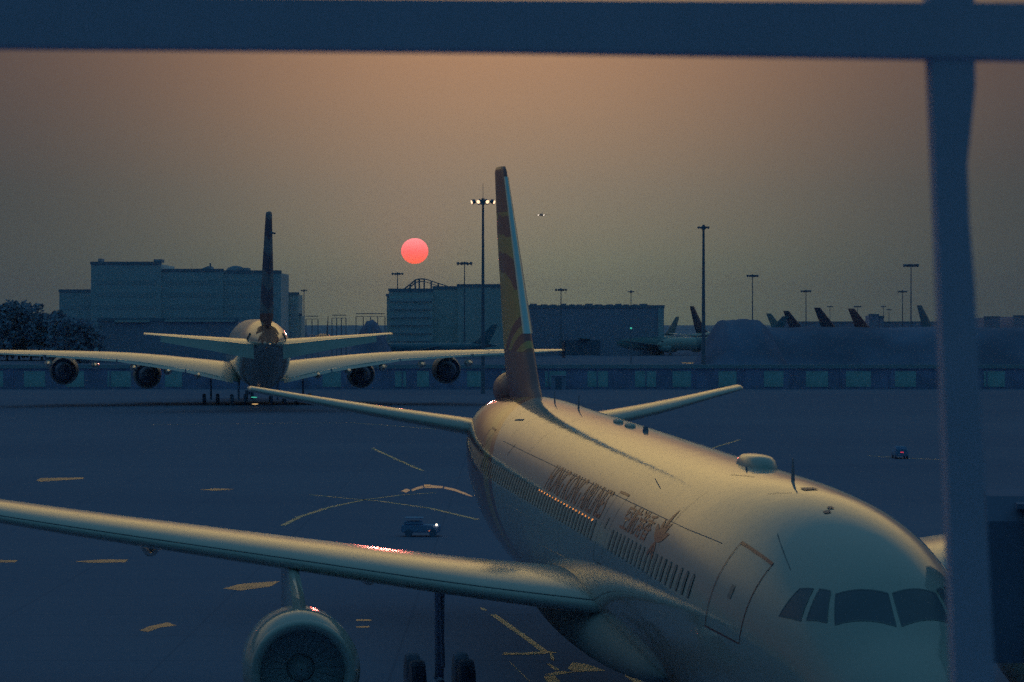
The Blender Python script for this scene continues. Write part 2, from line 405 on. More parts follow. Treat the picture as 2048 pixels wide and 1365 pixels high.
# long maintenance shed with a saw-edged roof
oh, hcx = building('maintenance_shed', 'long low dark shed with a row of roof vents right of the red tail fin', 1000, [(1036, 1328, 616, 0)], 60, 'wall3')
k = 1046; j = 0
while k < 1300:
    w = 9 + (j * 5) % 6
    o = build('roof_vent', mbox((at(k, 1000) - hcx, at(k + w, 1000) - hcx, 3, 14, hz(616, 1000) + .9, hz(612, 1000) + .5 + .25 * (j % 3 == 1))), 'roof', oh); k += w + 5 + (j * 3) % 5; j += 1
build('doorway', mbox((at(1120, 1000) - hcx, at(1200, 1000) - hcx, -.3, -.01, 0, 5.2)), 'dark', oh)
build('end_wall', mbox((at(1316, 1000) - hcx, at(1327, 1000) - hcx, -.8, -.02, 0, hz(617, 1000))), 'wall', oh)
# low pier building behind the big jet, pale roof edge
op, pcx = building('pier_building', 'low pale roofed pier building between the dark trees and the big jet', 820, [(196, 476, 643, 0)], 24, 'wall3')
build('roof_edge', mbox((at(230, 820) - pcx, at(300, 820) - pcx, -.8, -.3, hz(645, 820), hz(641, 820)), (at(330, 820) - pcx, at(470, 820) - pcx, -.8, -.3, hz(644, 820), hz(640, 820))), 'pale_roof', op)
building('distant_terminal', 'distant low terminal with stepped roof right of the window mullion', 1700, [(1968, 2000, 636, 0), (2028, 2080, 634, 2)], 50, 'wall3')
building('control_annex', 'square dark block between far aircraft tails right of the red pointed one', 1350, [(1738, 1757, 632, 0), (1757, 1768, 636, 1)], 14, 'wall3')
building('far_shed', 'very long low shed roof on the skyline behind the tail fins at right', 1900, [(1560, 1900, 646, 0)], 40, 'wall3')

# gantries (open steel frames) behind the big jet's tail
def gantry(px0, px1, top, D, nleg, label):
    e = empty('gantry', (at((px0 + px1) / 2, D), D, 0)); tag(e, label, 'gantry', )
    w = (px1 - px0) / F * D; h = hz(top, D)
    build('beam', mbox((-w/2, w/2, -.1, .1, h - .25, h), (-w/2, w/2, -.1, .1, h - 1.1, h - .95)), 'steel', e)
    for i in range(nleg): 
        x = -w/2 + w * i / (nleg - 1); build('leg', mbox((x - .13, x + .13, -.13, .13, 0, h - 1.1 - .003)), 'steel', e)
gantry(612, 636, 632, 900, 3, 'open steel gantry nearest the small pale four storey building')
gantry(664, 692, 630, 905, 4, 'open steel gantry between the far parked tail fin and the spoil heap')
gantry(712, 770, 627, 930, 5, 'long open steel gantry above the spoil heap left of the seven storey building')

# ------------------------------------------------------------------ flood-light masts
def mast(px, top, D, label, lit=False, head=1.0, r=.28):
    h = hz(top, D); e = empty('light_mast', (at(px, D), D, 0)); tag(e, label, 'light mast', 'floodlight masts across the airfield')
    build('pole', mtube((0, 0, 0), (0, 0, h - .4), r, r * .5, 10), 'steel', e)
    bm = bmesh.new(); R0 = 1.35 * head
    for k in range(16):
        a, b = 2*PI*k/16, 2*PI*(k+1)/16
        tube(bm, (R0*math.cos(a), R0*math.sin(a), h - .5), (R0*math.cos(b), R0*math.sin(b), h - .5), .09, seg=5)
    for k in range(4):
        a = PI/4 + PI/2*k; tube(bm, (0, 0, h - .2), (R0*math.cos(a), R0*math.sin(a), h - .5), .08, seg=5)
    tube(bm, (0, 0, h - 1.0), (0, 0, h), .35, .22, 8)
    build('lamp_ring', bm, 'steel', e)
    nl = 8
    for k in range(nl):
        a = 2*PI*(k+.5)/nl; c, s = math.cos(a), math.sin(a); bm = bmesh.new()
        tube(bm, (c*R0, s*R0, h - .45), (c*(R0+.5*head), s*(R0+.5*head), h - .62), .30*head, .36*head, 8)
        f = build('floodlight', bm, 'steel', e)
        if lit and s < .5:
            bm = bmesh.new(); tube(bm, (c*(R0+.52*head), s*(R0+.52*head), h - .63), (c*(R0+.56*head), s*(R0+.56*head), h - .645), .3*head, .28*head, 8); build('lens', bm, 'lamp_warm', f)
    if lit: build('lightning_rod', mtube((0, 0, h - .1), (0, 0, h + 2.3), .05, .03, 6), 'steel', e)
    return e
mast(966, 397, 450, 'nearest light mast with its lamps lit, left of the red tail fin', True, 1.0, .33)
mast(1407, 450, 565, 'tall thin light mast standing alone right of centre with unlit ring', head=.62, r=.45)
mast(929, 524, 915, 'light mast in front of the seven storey building, second nearest the red tail fin', head=1.35)
mast(795, 545, 1000, 'light mast at the left end of the seven storey building just below the red sun', head=1.1)
mast(608, 579, 1190, 'slim light mast beside the small pale four storey building', head=.75)
mast(1122, 577, 980, 'light mast rising behind the long dark shed near its left end', head=1.1)
mast(1262, 581, 1150, 'slim light mast rising behind the right half of the long dark shed', head=.7)
mast(1505, 549, 1000, 'light mast above the left end of the earth bank', head=1.1)
mast(1612, 580, 1100, 'light mast between two parked tail fins on the skyline', head=1.1)
mast(1822, 528, 935, 'tallest of the light masts next to the window mullion', head=1.35)
mast(1805, 581, 1150, 'thinner light mast just left of the tallest one by the mullion', head=1.0)
mast(1660, 612, 1900, 'tiny far light mast behind the third parked tail fin', head=1.0)
mast(1715, 612, 1900, 'tiny far light mast above the red tail fin on the skyline', head=1.35)
mast(1767, 612, 1900, 'tiny far light mast behind the square dark block', head=.9)
mast(1778, 618, 1900, 'tiny far light mast just right of the square dark block', head=.9)

# ------------------------------------------------------------------ trees at the left
def tree(px, top, D, w, label, seed):
    rnd = random.Random(seed); h = hz(top, D); e = empty('tree', (at(px, D), D, 0)); tag(e, label, 'tree', 'dark trees at the far left')
    bm = bmesh.new(); tube(bm, (0, 0, 0), (0, 0, h * .55), .4, .25, 7)
    for k in range(5):
        a = rnd.random() * 6.3; tube(bm, (0, 0, h * .4), (w*.3*math.cos(a), w*.3*math.sin(a), h*(.6+.2*rnd.random())), .2, .07, 5)
    build('trunk', bm, 'trunk', e)
    bm = bmesh.new()
    for c in range(34):
        a, b = rnd.random() * 6.3, rnd.random(); rr = w / 2 * math.sqrt(rnd.random()); cz = h * (.12 + .80 * b); sc = 1 - .55 * max(0, b - .4)
        cx, cy = rr * math.cos(a) * sc, rr * math.sin(a) * sc; cr = w * (.10 + .08 * rnd.random())
        for q_ in range(46):
            v = Vector((rnd.gauss(0, 1), rnd.gauss(0, 1), rnd.gauss(0, .8))).normalized() * cr * (.6 + .5 * rnd.random())
            p = Vector((cx, cy, min(cz, h - cr * .6))) + v; s_ = .35 + .35 * rnd.random()
            u = Vector((rnd.gauss(0, 1), rnd.gauss(0, 1), rnd.gauss(0, 1))).normalized(); w_ = u.orthogonal().normalized()
            bm.faces.new([bm.verts.new(p + (u * i_ + w_ * j_) * s_) for i_, j_ in ((-1, -.6), (1, -.6), (.7, .8), (-.7, .7))])
    build('crown', bm, 'foliage', e)
tl = [(-18, 604, 860, 14, 'round dark tree cut by the left frame edge'), (14, 606, 850, 13, 'dark tree second from the left frame edge'), (38, 599, 870, 13, 'highest crowned dark tree at far left'),
      (62, 606, 850, 12, 'dark tree just right of the highest crowned one'), (84, 617, 860, 12, 'lower dark tree in the falling line towards the broad block'), (106, 624, 850, 12, 'lowest dark tree beside the left end of the broad block'),
      (130, 632, 820, 13, 'dark bush like tree in front of the broad block left corner'), (160, 640, 800, 14, 'low dark tree left of the pale roofed pier building')]
for i, (px, tp, D, w, lb) in enumerate(tl): tree(px, tp, D, w, lb, 50 + i)

# ================================================================== AIRCRAFT
def gear(root, x, y, ztop, ground, r, w, axles=2, name='main_gear'):
    bm = bmesh.new(); tube(bm, (x, y, ztop), (x, y, ground + r), .16, .13, 10); tube(bm, (x, y, ztop), (x - 1.1, y, ground + r + .5), .07, .06, 6)
    if axles > 1: tube(bm, (x - .75, y, ground + r), (x + .75, y, ground + r), .1, seg=8)
    g = build(name, bm, 'gear', root)
    for a in ([-.75, .75] if axles > 1 else [0]):
        for s in (-1, 1):
            bm = bmesh.new(); yy = y + s * w
            loft(bm, [[(x + a + rr * math.cos(2*PI*k/20), yy + q_, ground + r + rr * math.sin(2*PI*k/20)) for k in range(20)] for q_, rr in ((-.22, r*.7), (-.2, r*.93), (-.1, r), (.1, r), (.2, r*.93), (.22, r*.7))])
            build('wheel', bm, 'tyre', g)

def engine(root, x, y, z, L, rl, rm, body='white', wing_z=None, wing_x=None, lipm='metal'):
    """nacelle with its inlet at x; rl: lip radius, rm: largest radius"""
    bm = bmesh.new()
    revolve(bm, [(0.22, rl + .07), (.6, rl + .14 + (rm-rl)*.3), (L*.25, rm), (L*.42, rm * .985), (L*.66, rm * .85), (L*.68, rm*.83)], x, y, z)
    e = build('engine', bm, body, root, True)
    bm = bmesh.new(); revolve(bm, [(L*.68, rm*.828), (L*.62, rm*.8), (L*.6, rm*.62), (L*.8, rm*.55), (L, rm*.34), (L, rm*.28), (L*1.16, rm*.03)], x, y, z, 28); build('exhaust_cone', bm, 'dark', e, True)
    bm = bmesh.new(); revolve(bm, [(.24, rl+.072), (.1, rl + .045), (.02, rl), (0, rl - .06), (.04, rl - .14), (.16, rl - .2), (.34, rl - .22)], x, y, z); build('inlet_lip', bm, lipm, e, True)
    bm = bmesh.new(); revolve(bm, [(.3, rl - .218), (.9, rl - .14), (1.3, rl-.12)], x, y, z); loft(bm, [[(x + 1.25, y + (rl-.12)*math.cos(2*PI*k/40), z + (rl-.12)*math.sin(2*PI*k/40)) for k in range(40)], [(x + 1.26, y + .01*math.cos(2*PI*k/40), z + .01*math.sin(2*PI*k/40)) for k in range(40)]])
    build('inlet_duct', bm, 'inlet', e, True)
    bm = bmesh.new(); revolve(bm, [(.75, .02), (.9, .16), (1.2, .36), (1.24, .38)], x, y, z, 24)
    for k in range(22):
        a = 2*PI*k/22; c, s = math.cos(a), math.sin(a); c2, s2 = math.cos(a + .34), math.sin(a + .34); r2 = rl - .14
        bm.faces.new([bm.verts.new(p) for p in ((x + 1.12, y + .36*c, z + .36*s), (x + 1.12, y + r2*c, z + r2*s), (x + 1.16, y + r2*c2, z + r2*s2), (x + 1.16, y + .36*c2, z + .36*s2))])
    build('fan', bm, 'inlet', e)
    if wing_z is not None:
        bm = bmesh.new(); X0, X1 = x + L*.13, wing_x + L*.45
        loft(bm, [[(X0, y, z + rm*.96), (X0 + .9, y + .17, z + rm*.97), (X1, y + .2, z + rm*.62), (X1, y - .2, z + rm*.62), (X0 + .9, y - .17, z + rm*.97)],
                  [(X0 + .9, y, z + rm + .22), (X0 + 1.7, y + .16, z + rm + .22), (X1, y + .2, wing_z - .1), (X1, y - .2, wing_z - .1), (X0 + 1.7, y - .16, z + rm + .22)],
                  [(wing_x - .25, y, wing_z + .05), (wing_x + .35, y + .13, wing_z + .12), (X1, y + .16, wing_z + .15), (X1, y - .16, wing_z + .15), (wing_x + .35, y - .13, wing_z + .12)]])
        build('pylon', bm, body, e, False)
    return e

# ---- the near twin jet -------------------------------------------------------
NX, NY, PSI, PIT, ZC = 7.333, 51.606, .128, .020, 5.0
JET = [(0, -.80, -.80, .02), (.06, -.55, -1.07, .28), (.2, -.34, -1.27, .50), (.5, -.08, -1.5, .80), (1.0, .26, -1.78, 1.18), (1.6, .62, -2.02, 1.45), (2.1, 1.02, -2.17, 1.62), (2.7, 1.50, -2.31, 1.80), (3.3, 1.82, -2.42, 1.96), (4.2, 2.15, -2.56, 2.17),
       (5.5, 2.45, -2.68, 2.41), (7.5, 2.69, -2.79, 2.64), (9.5, 2.78, -2.82, 2.76), (11.5, 2.82, -2.82, 2.82), (41, 2.82, -2.82, 2.82), (44.5, 2.82, -2.55, 2.79), (48, 2.82, -1.9, 2.68), (51, 2.79, -1.15, 2.45), (54, 2.70, -.38, 2.08),
       (57, 2.52, .38, 1.55), (60, 2.24, 1.08, .92), (62, 2.0, 1.42, .48), (63.3, 1.84, 1.58, .16)]
def jet_matrix():
    a = Vector((-math.sin(PSI), math.cos(PSI), 0)); b = Vector((-math.cos(PSI), -math.sin(PSI), 0))
    X = (a + Vector((0, 0, PIT))).normalized(); Z = X.cross(b).normalized()
    Mx = Matrix((X, b, Z)).transposed().to_4x4(); Mx.translation = Vector((NX, NY, ZC - 25 * PIT)); return Mx
jet = bpy.data.objects.new('airliner', None); COL.objects.link(jet); jet.matrix_world = jet_matrix()
tag(jet, 'nearest white twin engined airliner with red brown lettering and a red gold tail fin', 'airliner')
xs = [0, .03, .06, .12, .2, .32, .5, .72, 1, 1.3, 1.6, 1.85, 2.1, 2.4, 2.7, 3, 3.3, 3.7, 4.2, 4.8, 5.5, 6.4, 7.5, 8.5, 9.5, 10.5, 11.5] + [13.5 + 2.5*i for i in range(12)] + [42, 43.2, 44.5, 46, 48, 49.5, 51, 52.5, 54, 55.5, 57, 58.5, 60, 61, 62, 62.7, 63.3]
fus = build('fuselage', fuselage(JET, xs, 80), 'jet', jet, True)
def sp(x, deg, off=.006): return surf(JET, x, R(deg), off)
def strip(bm, pts, w, off=.006, sub=6):    # thin band following the skin along (x, deg) points
    P_ = []
    for (a, b), (c, d_) in zip(pts, pts[1:]):
        for k in range(sub): P_.append((a + (c - a)*k/sub, b + (d_ - b)*k/sub))
    P_.append(pts[-1]); L, Q = [], []
    for i, (x_, t_) in enumerate(P_):
        a, b = P_[max(0, i - 1)], P_[min(len(P_) - 1, i + 1)]
        dx, dt = b[0] - a[0], (b[1] - a[1]) * 2.82 * PI / 180; l = math.hypot(dx, dt) or 1
        nx_, nt = -dt / l * w / 2, dx / l * w / 2 / 2.82 * 180 / PI
        L.append(bm.verts.new(sp(x_ + nx_, t_ + nt, off))); Q.append(bm.verts.new(sp(x_ - nx_, t_ - nt, off)))
    for i in range(len(L) - 1): bm.faces.new((L[i], L[i+1], Q[i+1], Q[i]))
def rim(pts, w, **k):
    bm = bmesh.new(); strip(bm, pts + [pts[0]], w, **k); return bm
def patch(pts, off=.006, nx_=3):           # filled four-cornered patch on the skin
    bm = bmesh.new(); g = []
    for i in range(nx_ + 1):
        u = i / nx_; r = []
        for j in range(nx_ + 1):
            v = j / nx_
            x_ = (pts[0][0]*(1-u)+pts[1][0]*u)*(1-v) + (pts[3][0]*(1-u)+pts[2][0]*u)*v
            t_ = (pts[0][1]*(1-u)+pts[1][1]*u)*(1-v) + (pts[3][1]*(1-u)+pts[2][1]*u)*v
            r.append(bm.verts.new(sp(x_, t_, off)))
        g.append(r)
    for i in range(nx_):
        for j in range(nx_): bm.faces.new((g[i][j], g[i+1][j], g[i+1][j+1], g[i][j+1]))
    return bm
# panel joints
bm = bmesh.new()
strip(bm, [(42.5, 38), (11, 38.5), (8, 40)], .016)
for x_, a, b in ((36.5, 38, 120), (41.8, 44, 100), (45, 40, 75), (26, -30, 38), (12.6, -20, 60)): strip(bm, [(x_, a + (b - a) * k / 8) for k in range(9)], .014)
strip(bm, [(18.2, 55), (16.6, 51)], .022); strip(bm, [(6.0, 57), (4.3, 48)], .018); strip(bm, [(13.6, 75), (12.2, 80)], .018); strip(bm, [(8.6, 80), (9.2, 72)], .018)
strip(bm, [(44.2, 55), (43, 58)], .09); strip(bm, [(39.8, 40), (39.9, 31)], .05)
build('panel_seam', bm, 'seam', fus)
# doors on the starboard side: outline, sill plate, small window
def door(x0, x1, top, bot, m, w=.06, pl=.12):
    d_ = build('door', rim([(x0, bot), (x0, top), (x1, top), (x1, bot)], w, sub=10), m, fus)
    bm = bmesh.new(); strip(bm, [(x0, top), (x1, top)], pl, .009); build('door_head', bm, 'text', d_)
    xm = (x0 + x1) / 2; build('door_window', patch([(xm - .1, 21), (xm + .1, 21), (xm + .1, 27), (xm - .1, 27)], .008), 'window', d_)
    return d_
door(7.05, 5.0, 44.5, 5, 'doorline', .028, .075)
door(20.1, 18.85, 41, 4, 'seam', .022, .07)
door(46.6, 45.5, 41, 8, 'seam', .03, .08)
# cabin windows, starboard side
win0 = None; wp = []
x_ = 8.6
while x_ < 44.5:
    if not (18.5 < x_ < 20.4): wp.append(x_)
    x_ += .535
for i, x_ in enumerate(wp):
    if win0 is None:
        bm = bmesh.new(); pts = []
        for k in range(16):
            a = 2*PI*k/16; c, s = math.cos(a), math.sin(a)
            pts.append((math.copysign(abs(c)**.6, c) * .085, math.copysign(abs(s)**.6, s) * 4.7))
        f = [bm.verts.new(surf(JET, 20, R(17.5 + b), .006) - Vector((20, 0, 0)) + Vector((a, 0, 0))) for a, b in pts]
        bm.faces.new(f); win0 = build('cabin_window', bm, 'window', fus)
        bm = bmesh.new(); o_ = []
        for k in range(16):
            a, b = pts[k]; o_.append((bm.verts.new(surf(JET, 20, R(17.5 + b), .007) - Vector((20 - a, 0, 0))), bm.verts.new(surf(JET, 20, R(17.5 + b*1.14), .009) - Vector((20 - a*1.3, 0, 0)))))
        for k in range(16): bm.faces.new((o_[k][0], o_[(k+1) % 16][0], o_[(k+1) % 16][1], o_[k][1]))
        rim0 = build('rim', bm, 'seam', win0)
        wo_ = win0
    else:
        wo_ = win0.copy(); COL.objects.link(wo_); r_ = rim0.copy(); COL.objects.link(r_); r_.parent = wo_
    off = surf(JET, x_, R(17.5)) - surf(JET, 20, R(17.5)); wo_.location = (x_, off.y, off.z)
    if 21 < x_ < 31.5:      # glowing strips painted in as sunset glints on the window tops
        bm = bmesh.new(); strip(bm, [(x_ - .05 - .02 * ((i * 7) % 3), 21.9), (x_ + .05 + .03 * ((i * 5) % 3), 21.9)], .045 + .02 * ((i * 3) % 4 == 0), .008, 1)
        gl = build('glint_strip', bm, 'window_glint', fus)
# flight deck windows
def pane(pts):
    bm = patch(pts, .004, 8); return bm
CP = [  # (x, deg) corners, starboard panes then mirrored
    [(1.80, 88), (2.27, 49.5), (2.78, 58.5), (2.44, 88.6)],
    [(2.42, 45.5), (2.84, 36), (3.15, 52.5), (2.92, 57)],
    [(2.98, 33), (3.68, 27), (3.60, 44.5), (3.28, 50)]]
for side in (0, 1):
    for pts in CP:
        q_ = [(a, 180 - b) if side else (a, b) for a, b in pts]
        p_ = build('cockpit_window', pane(q_), 'cockpit', fus)
        f_ = build('frame', rim(q_, .03, off=.008, sub=8), 'seam', p_)
# crown fittings
def blade(x_, deg, h, c, name='antenna'):
    bm = bmesh.new(); b = surf(JET, x_, R(deg), -.02); u = Vector((0, math.cos(R(deg)), math.sin(R(deg))))
    loft(bm, [[b + u*s + Vector((s*.35 + a*c*(1 - s/h*.6), 0, 0)) + Vector((0, w*(1 - s/h*.5), 0)) for a, w in ((0, 0), (.3, .03), (1, 0), (.3, -.03))] for s in (0, h*.6, h)])
    build(name, bm, 'steel', fus)
blade(46.2, 90, .38, .25); blade(41.8, 93, .42, .4); blade(10.6, 91, .48, .38)
bm = bmesh.new(); b = surf(JET, 15.4, R(95)); 
loft(bm, [[(b.x + rx * math.copysign(abs(math.cos(2*PI*k/32))**.8, math.cos(2*PI*k/32)), b.y + ry * math.sin(2*PI*k/32), b.z - .06 + h) for k in range(32)] for h, rx, ry in ((-.1, 1.2, .42), (.06, 1.18, .40), (.20, 1.05, .36), (.28, .85, .28), (.31, .4, .12))])
build('satellite_dome', bm, 'white', fus, True)
for x_, dg, l, w in ((33.6, 91, .55, .13), (31.4, 90.5, .6, .13)):
    bm = bmesh.new(); b = surf(JET, x_, R(dg)); loft(bm, [[(b.x + l * s * math.cos(2*PI*k/20), b.y + w * s * math.sin(2*PI*k/20), b.z + h) for k in range(20)] for h, s in ((-.03, 1), (.05, .95), (.09, .6), (.1, .1))]); build('fairing', bm, 'pale', fus, True)
build('beacon', mtube(surf(JET, 29, R(91), -.02), surf(JET, 29, R(91), .13), .09, .06, 12), 'dark', fus)
build('vent', patch([(8.7, 86), (9.1, 86), (9.1, 92.5), (8.7, 92.5)], .012), 'dkblue', fus)
build('vent', patch([(6.3, 84.5), (6.5, 84.5), (6.5, 87), (6.3, 87)], .012), 'dkblue', fus); build('vent', patch([(6.0, 81), (6.2, 81), (6.2, 84), (6.0, 84)], .012), 'dkblue', fus)
blade(13.9, 84, .1, .1, 'drain_mast')
# lettering wrapped on the skin, reading tail to nose on this side
def lettering(body, x_start, x_end, d0, d1, name='lettering', bold=.0):
    cu = bpy.data.curves.new('lettering_curve', 'FONT'); cu.body = body; cu.size = 1; cu.offset = bold; cu.resolution_u = 3
    ob = bpy.data.objects.new('lettering_curve', cu); COL.objects.link(ob)
    dg = bpy.context.evaluated_depsgraph_get(); me = bpy.data.meshes.new_from_object(ob.evaluated_get(dg))
    bm = bmesh.new(); bm.from_mesh(me); bpy.data.objects.remove(ob); bpy.data.curves.remove(cu); bpy.data.meshes.remove(me)
    lo = [min(v.co[i] for v in bm.verts) for i in (0, 1)]; hi = [max(v.co[i] for v in bm.verts) for i in (0, 1)]
    for k in range(1, 10):
        yk = lo[1] + (hi[1] - lo[1]) * k / 10
        bmesh.ops.bisect_plane(bm, geom=bm.verts[:] + bm.edges[:] + bm.faces[:], plane_co=(0, yk, 0), plane_no=(0, 1, 0))
    for v in bm.verts:
        u, w = (v.co.x - lo[0]) / (hi[0] - lo[0]), (v.co.y - lo[1]) / (hi[1] - lo[1])
        v.co = sp(x_start + (x_end - x_start) * u, d0 + (d1 - d0) * w, .008)
    return build(name, bm, 'text', fus)
lettering('HONG KONG AIRLINES', 30.5, 20.6, 23.5, 39.8)
lettering('\u7a7a\u822a\u6e2f\u9999', 17.75, 14.2, 24.5, 38.5, bold=.005)
# flower emblem: five petals fanned above a forked stem
em = bmesh.new()
def petal(x0, t0, x1, t1, w):
    n_ = 8; L, Q = [], []
    dx, dt = x1 - x0, (t1 - t0) * .0492; l = math.hypot(dx, dt)
    for i in range(n_ + 1):
        u = i / n_; ww = w * math.sin(PI * min(1, u * .96 + .04)) ** .8
        a, b = x0 + dx*u, t0 + (t1 - t0)*u
        L.append(em.verts.new(sp(a - dt/l*ww, b + dx/l*ww/.0492, .008))); Q.append(em.verts.new(sp(a + dt/l*ww, b - dx/l*ww/.0492, .008)))
    for i in range(n_): em.faces.new((L[i], L[i+1], Q[i+1], Q[i]))
for a, b, w in ((13.95, 35, .10), (13.5, 39, .12), (12.95, 45.5, .13), (12.55, 38, .12), (12.2, 33, .10)): petal(13.1, 27.5, a, b, w)
petal(13.1, 27, 12.75, 19, .09); petal(13.1, 27, 13.5, 20, .09); petal(13.12, 23.5, 13.1, 20.5, .05)
build('emblem', em, 'text', fus)
# wings
WS = [(20.2, 2.2, -1.06, 12.2, .072, 1.8), (22.2, 5.2, -.84, 10.4, .076, 1.6), (25.1, 9.9, -.36, 8.1, .085, 1.2), (28.6, 15.5, .22, 6.4, .088, .8), (33.4, 23, 1.1, 4.4, .088, .3), (37.4, 29.2, 1.9, 2.6, .088, 0)]
for sd_ in (1, -1):
    wg = build('wing', wing(WS, sd_, n=18, sub=5), 'white', jet, True)
    bm = bmesh.new(); rr = []
    for s0, s1 in zip(WS[:-1], WS[1:]):      # slat joint just above the leading edge
        for k in range(6):
            f_ = k / 6; c = s0[3] + (s1[3]-s0[3])*f_; a = R(s0[5]+(s1[5]-s0[5])*f_); th = s0[4] + (s1[4]-s0[4])*f_
            s_ = .0145; yt = 5*th*(.2969*math.sqrt(s_)-.126*s_-.3516*s_*s_) + .018*(1-(2*s_-1)**2)
            xx, zz = s_*c, yt*c + .004; z_ = pchip([q[1] for q in WS], [q[2] for q in WS], s0[1]+(s1[1]-s0[1])*f_)
            rr.append((s0[0]+(s1[0]-s0[0])*f_ + xx*math.cos(a)+zz*math.sin(a), sd_*(s0[1]+(s1[1]-s0[1])*f_), z_ - xx*math.sin(a)+zz*math.cos(a)))
    for a, b in zip(rr, rr[1:]): tube(bm, a, b, .014, seg=4, cap=False)
    build('slat_joint', bm, 'seam', wg)
    for y_ in (7.5, 13.5, 18.5, 23.5):
        k = pchip([s[1] for s in WS], [s[0] + s[3]*.62 for s in WS], y_); zz = pchip([s[1] for s in WS], [s[2] for s in WS], y_) - .75
        bm = bmesh.new(); revolve(bm, [(0, .03), (.8, .22), (2.2, .3), (3.6, .2), (4.6, .04)], k, sd_*y_, zz + .1, 14); build('flap_fairing', bm, 'white', wg, True)
    engine(jet, 20.9, sd_*9.85, -2.62, 5.6, 1.25, 1.44, 'white', -.6, 25.2, 'white')
    # belly fairing shoulder swelling out where the wing meets the body
    bm = bmesh.new(); rg = []
    for i in range(15):
        u = i / 14; X = 13.6 + u*24; e_ = math.sin(PI*min(1, u*1.02)) ** .55 if 0 < u < 1 else .02
        rg.append([(X, sd_*(2.2 + .80*e_*math.cos(a)), -1.8 + .80*e_*math.sin(a)) for a in [R(-90 + 180*k/12) for k in range(13)]] + [(X, sd_*1.2, -.9*e_ - 1.5), (X, sd_*1.2, -2.3)])
    loft(bm, rg); build('belly_fairing', bm, 'matte_white', jet, True)
    # tailplane with its elevator
    TS = [(53.6, 1.3, 1.35, 6.3, .10, 1.0), (56.2, 5.2, 1.95, 4.3, .10, 1.0), (59.3, 9.6 if sd_ > 0 else 9.1, 2.68, 2.3, .095, 1.0)]
    tp = build('tailplane', wing(TS, sd_, n=14), 'white', jet, True)
# fin
FS = [(49.0, 2.4, 0, 9.6, .055, 0), (50.8, 3.2, 0, 8.2, .085, 0), (53.0, 4.9, 0, 6.9, .095, 0), (57.0, 8.6, 0, 4.9, .09, 0), (59.6, 11.0, 0, 3.2, .085, 0)]
def fin_secs(FS): return [(a, b, 0, c, d_, 0) for a, b, _, c, d_, _ in FS]
fin = build('fin', wing(fin_secs(FS), 1, True, n=16, sub=5), 'fin', jet, True)
bm = bmesh.new(); rows = []
for k in range(13):                        # polished leading edge strip
    h = 4.95 + (10.75 - 4.95) * k / 12; xl = pchip([f[1] for f in FS], [f[0] for f in FS], h); c = pchip([f[1] for f in FS], [f[3] for f in FS], h); th = pchip([f[1] for f in FS], [f[4] for f in FS], h)
    xl = [f for f in FS][0][0]; 
    for a, b in zip(FS, FS[1:]):
        if a[1] <= h <= b[1]: f_ = (h - a[1]) / (b[1] - a[1]); xl = a[0] + (b[0]-a[0])*f_; c = a[3] + (b[3]-a[3])*f_; th = a[4] + (b[4]-a[4])*f_
    r = []
    for s_ in (.085, .05, .028, .013, .004, 0, .004, .013, .028, .05, .085):
        yt = 5*th*(.2969*math.sqrt(s_)-.126*s_-.3516*s_*s_)*c + .007; r.append((xl - .007 + s_*c, (yt if len(r) < 5 else -yt if len(r) > 5 else 0) , h))
    rows.append(r)
loft(bm, rows, cap=False, closed=False); build('leading_edge', bm, 'metal', fin, True)
bm = bmesh.new(); 
for a, b in zip([(FS[i][0] + FS[i][3]*.66, FS[i][1], FS[i][4]*FS[i][3]*.36) for i in range(1, 5)], [(FS[i][0] + FS[i][3]*.66, FS[i][1], FS[i][4]*FS[i][3]*.36) for i in range(2, 5)]):
    tube(bm, (a[0], a[2], a[1]), (b[0], b[2], b[1]), .03, seg=4)
build('rudder_joint', bm, 'seam', fin)
bm = bmesh.new(); revolve(bm, [(0, .05), (.4, .42), (1.4, .68), (2.6, .66), (3.6, .45), (4.3, .08)], 55.4, 0, 2.75, 28)
build('fin_fairing', bm, 'fin', fin, True)
GZ = lambda x_: -(ZC + PIT * (x_ - 25))
gear(jet, 6.7, 0, -2.4, GZ(6.7), .52, .3, 1, 'nose_gear')
for sd_ in (1, -1): gear(jet, 32.5, sd_*5.3, -1.2, GZ(32.5), .68, .7)

# boarding bridge added on the far (port) door to hide the lit far wing
br = bpy.data.objects.new('added_bridge', None); COL.objects.link(br); br.location = (9.9, 57.5, 0); br.rotation_euler.z = R(-8)
tag(br, 'dark passenger boarding bridge docked at the far side of the near airliner nose', 'boarding bridge')
M['bridge_roof'] = mat('toned_bridge_roof', (.22, .25, .38), 1, 0, .1, .4)  # roof toned dark to cancel the stronger light on top
M['bridge'] = mat('toned_bridge_cladding', (.95, .88, .74), .95, .0, .1, .4)  # walls toned pale to offset the shade on them
bm = mbox((.15, 4.6, -2.3, 1.6, 4.35, 7.35)); bmesh.ops.bevel(bm, geom=bm.edges[:], offset=.12, segments=2, affect='EDGES'); build('cab', bm, 'bridge', br)
bm = bmesh.new(); loft(bm, [[(-.55 + .18*k, y_, z_) for y_, z_ in ((-2.1, 4.4), (1.4, 4.4), (1.4, 7.1), (.9, 7.55), (-1.6, 7.55), (-2.1, 7.1))] for k in range(5)]); build('canopy', bm, 'bridge_roof', br)
build('roof', mbox((.0, 4.75, -2.4, 1.75, 7.353, 7.45)), 'bridge_roof', br)
bm = bmesh.new(); 
for a, b, h in ((4.4, 14, 0), (12.5, 24, .14), (23, 40, .28)): box(bm, a, b, -1.4 - h, 1.4 + h, 4.4 - h, 7.15 + h)
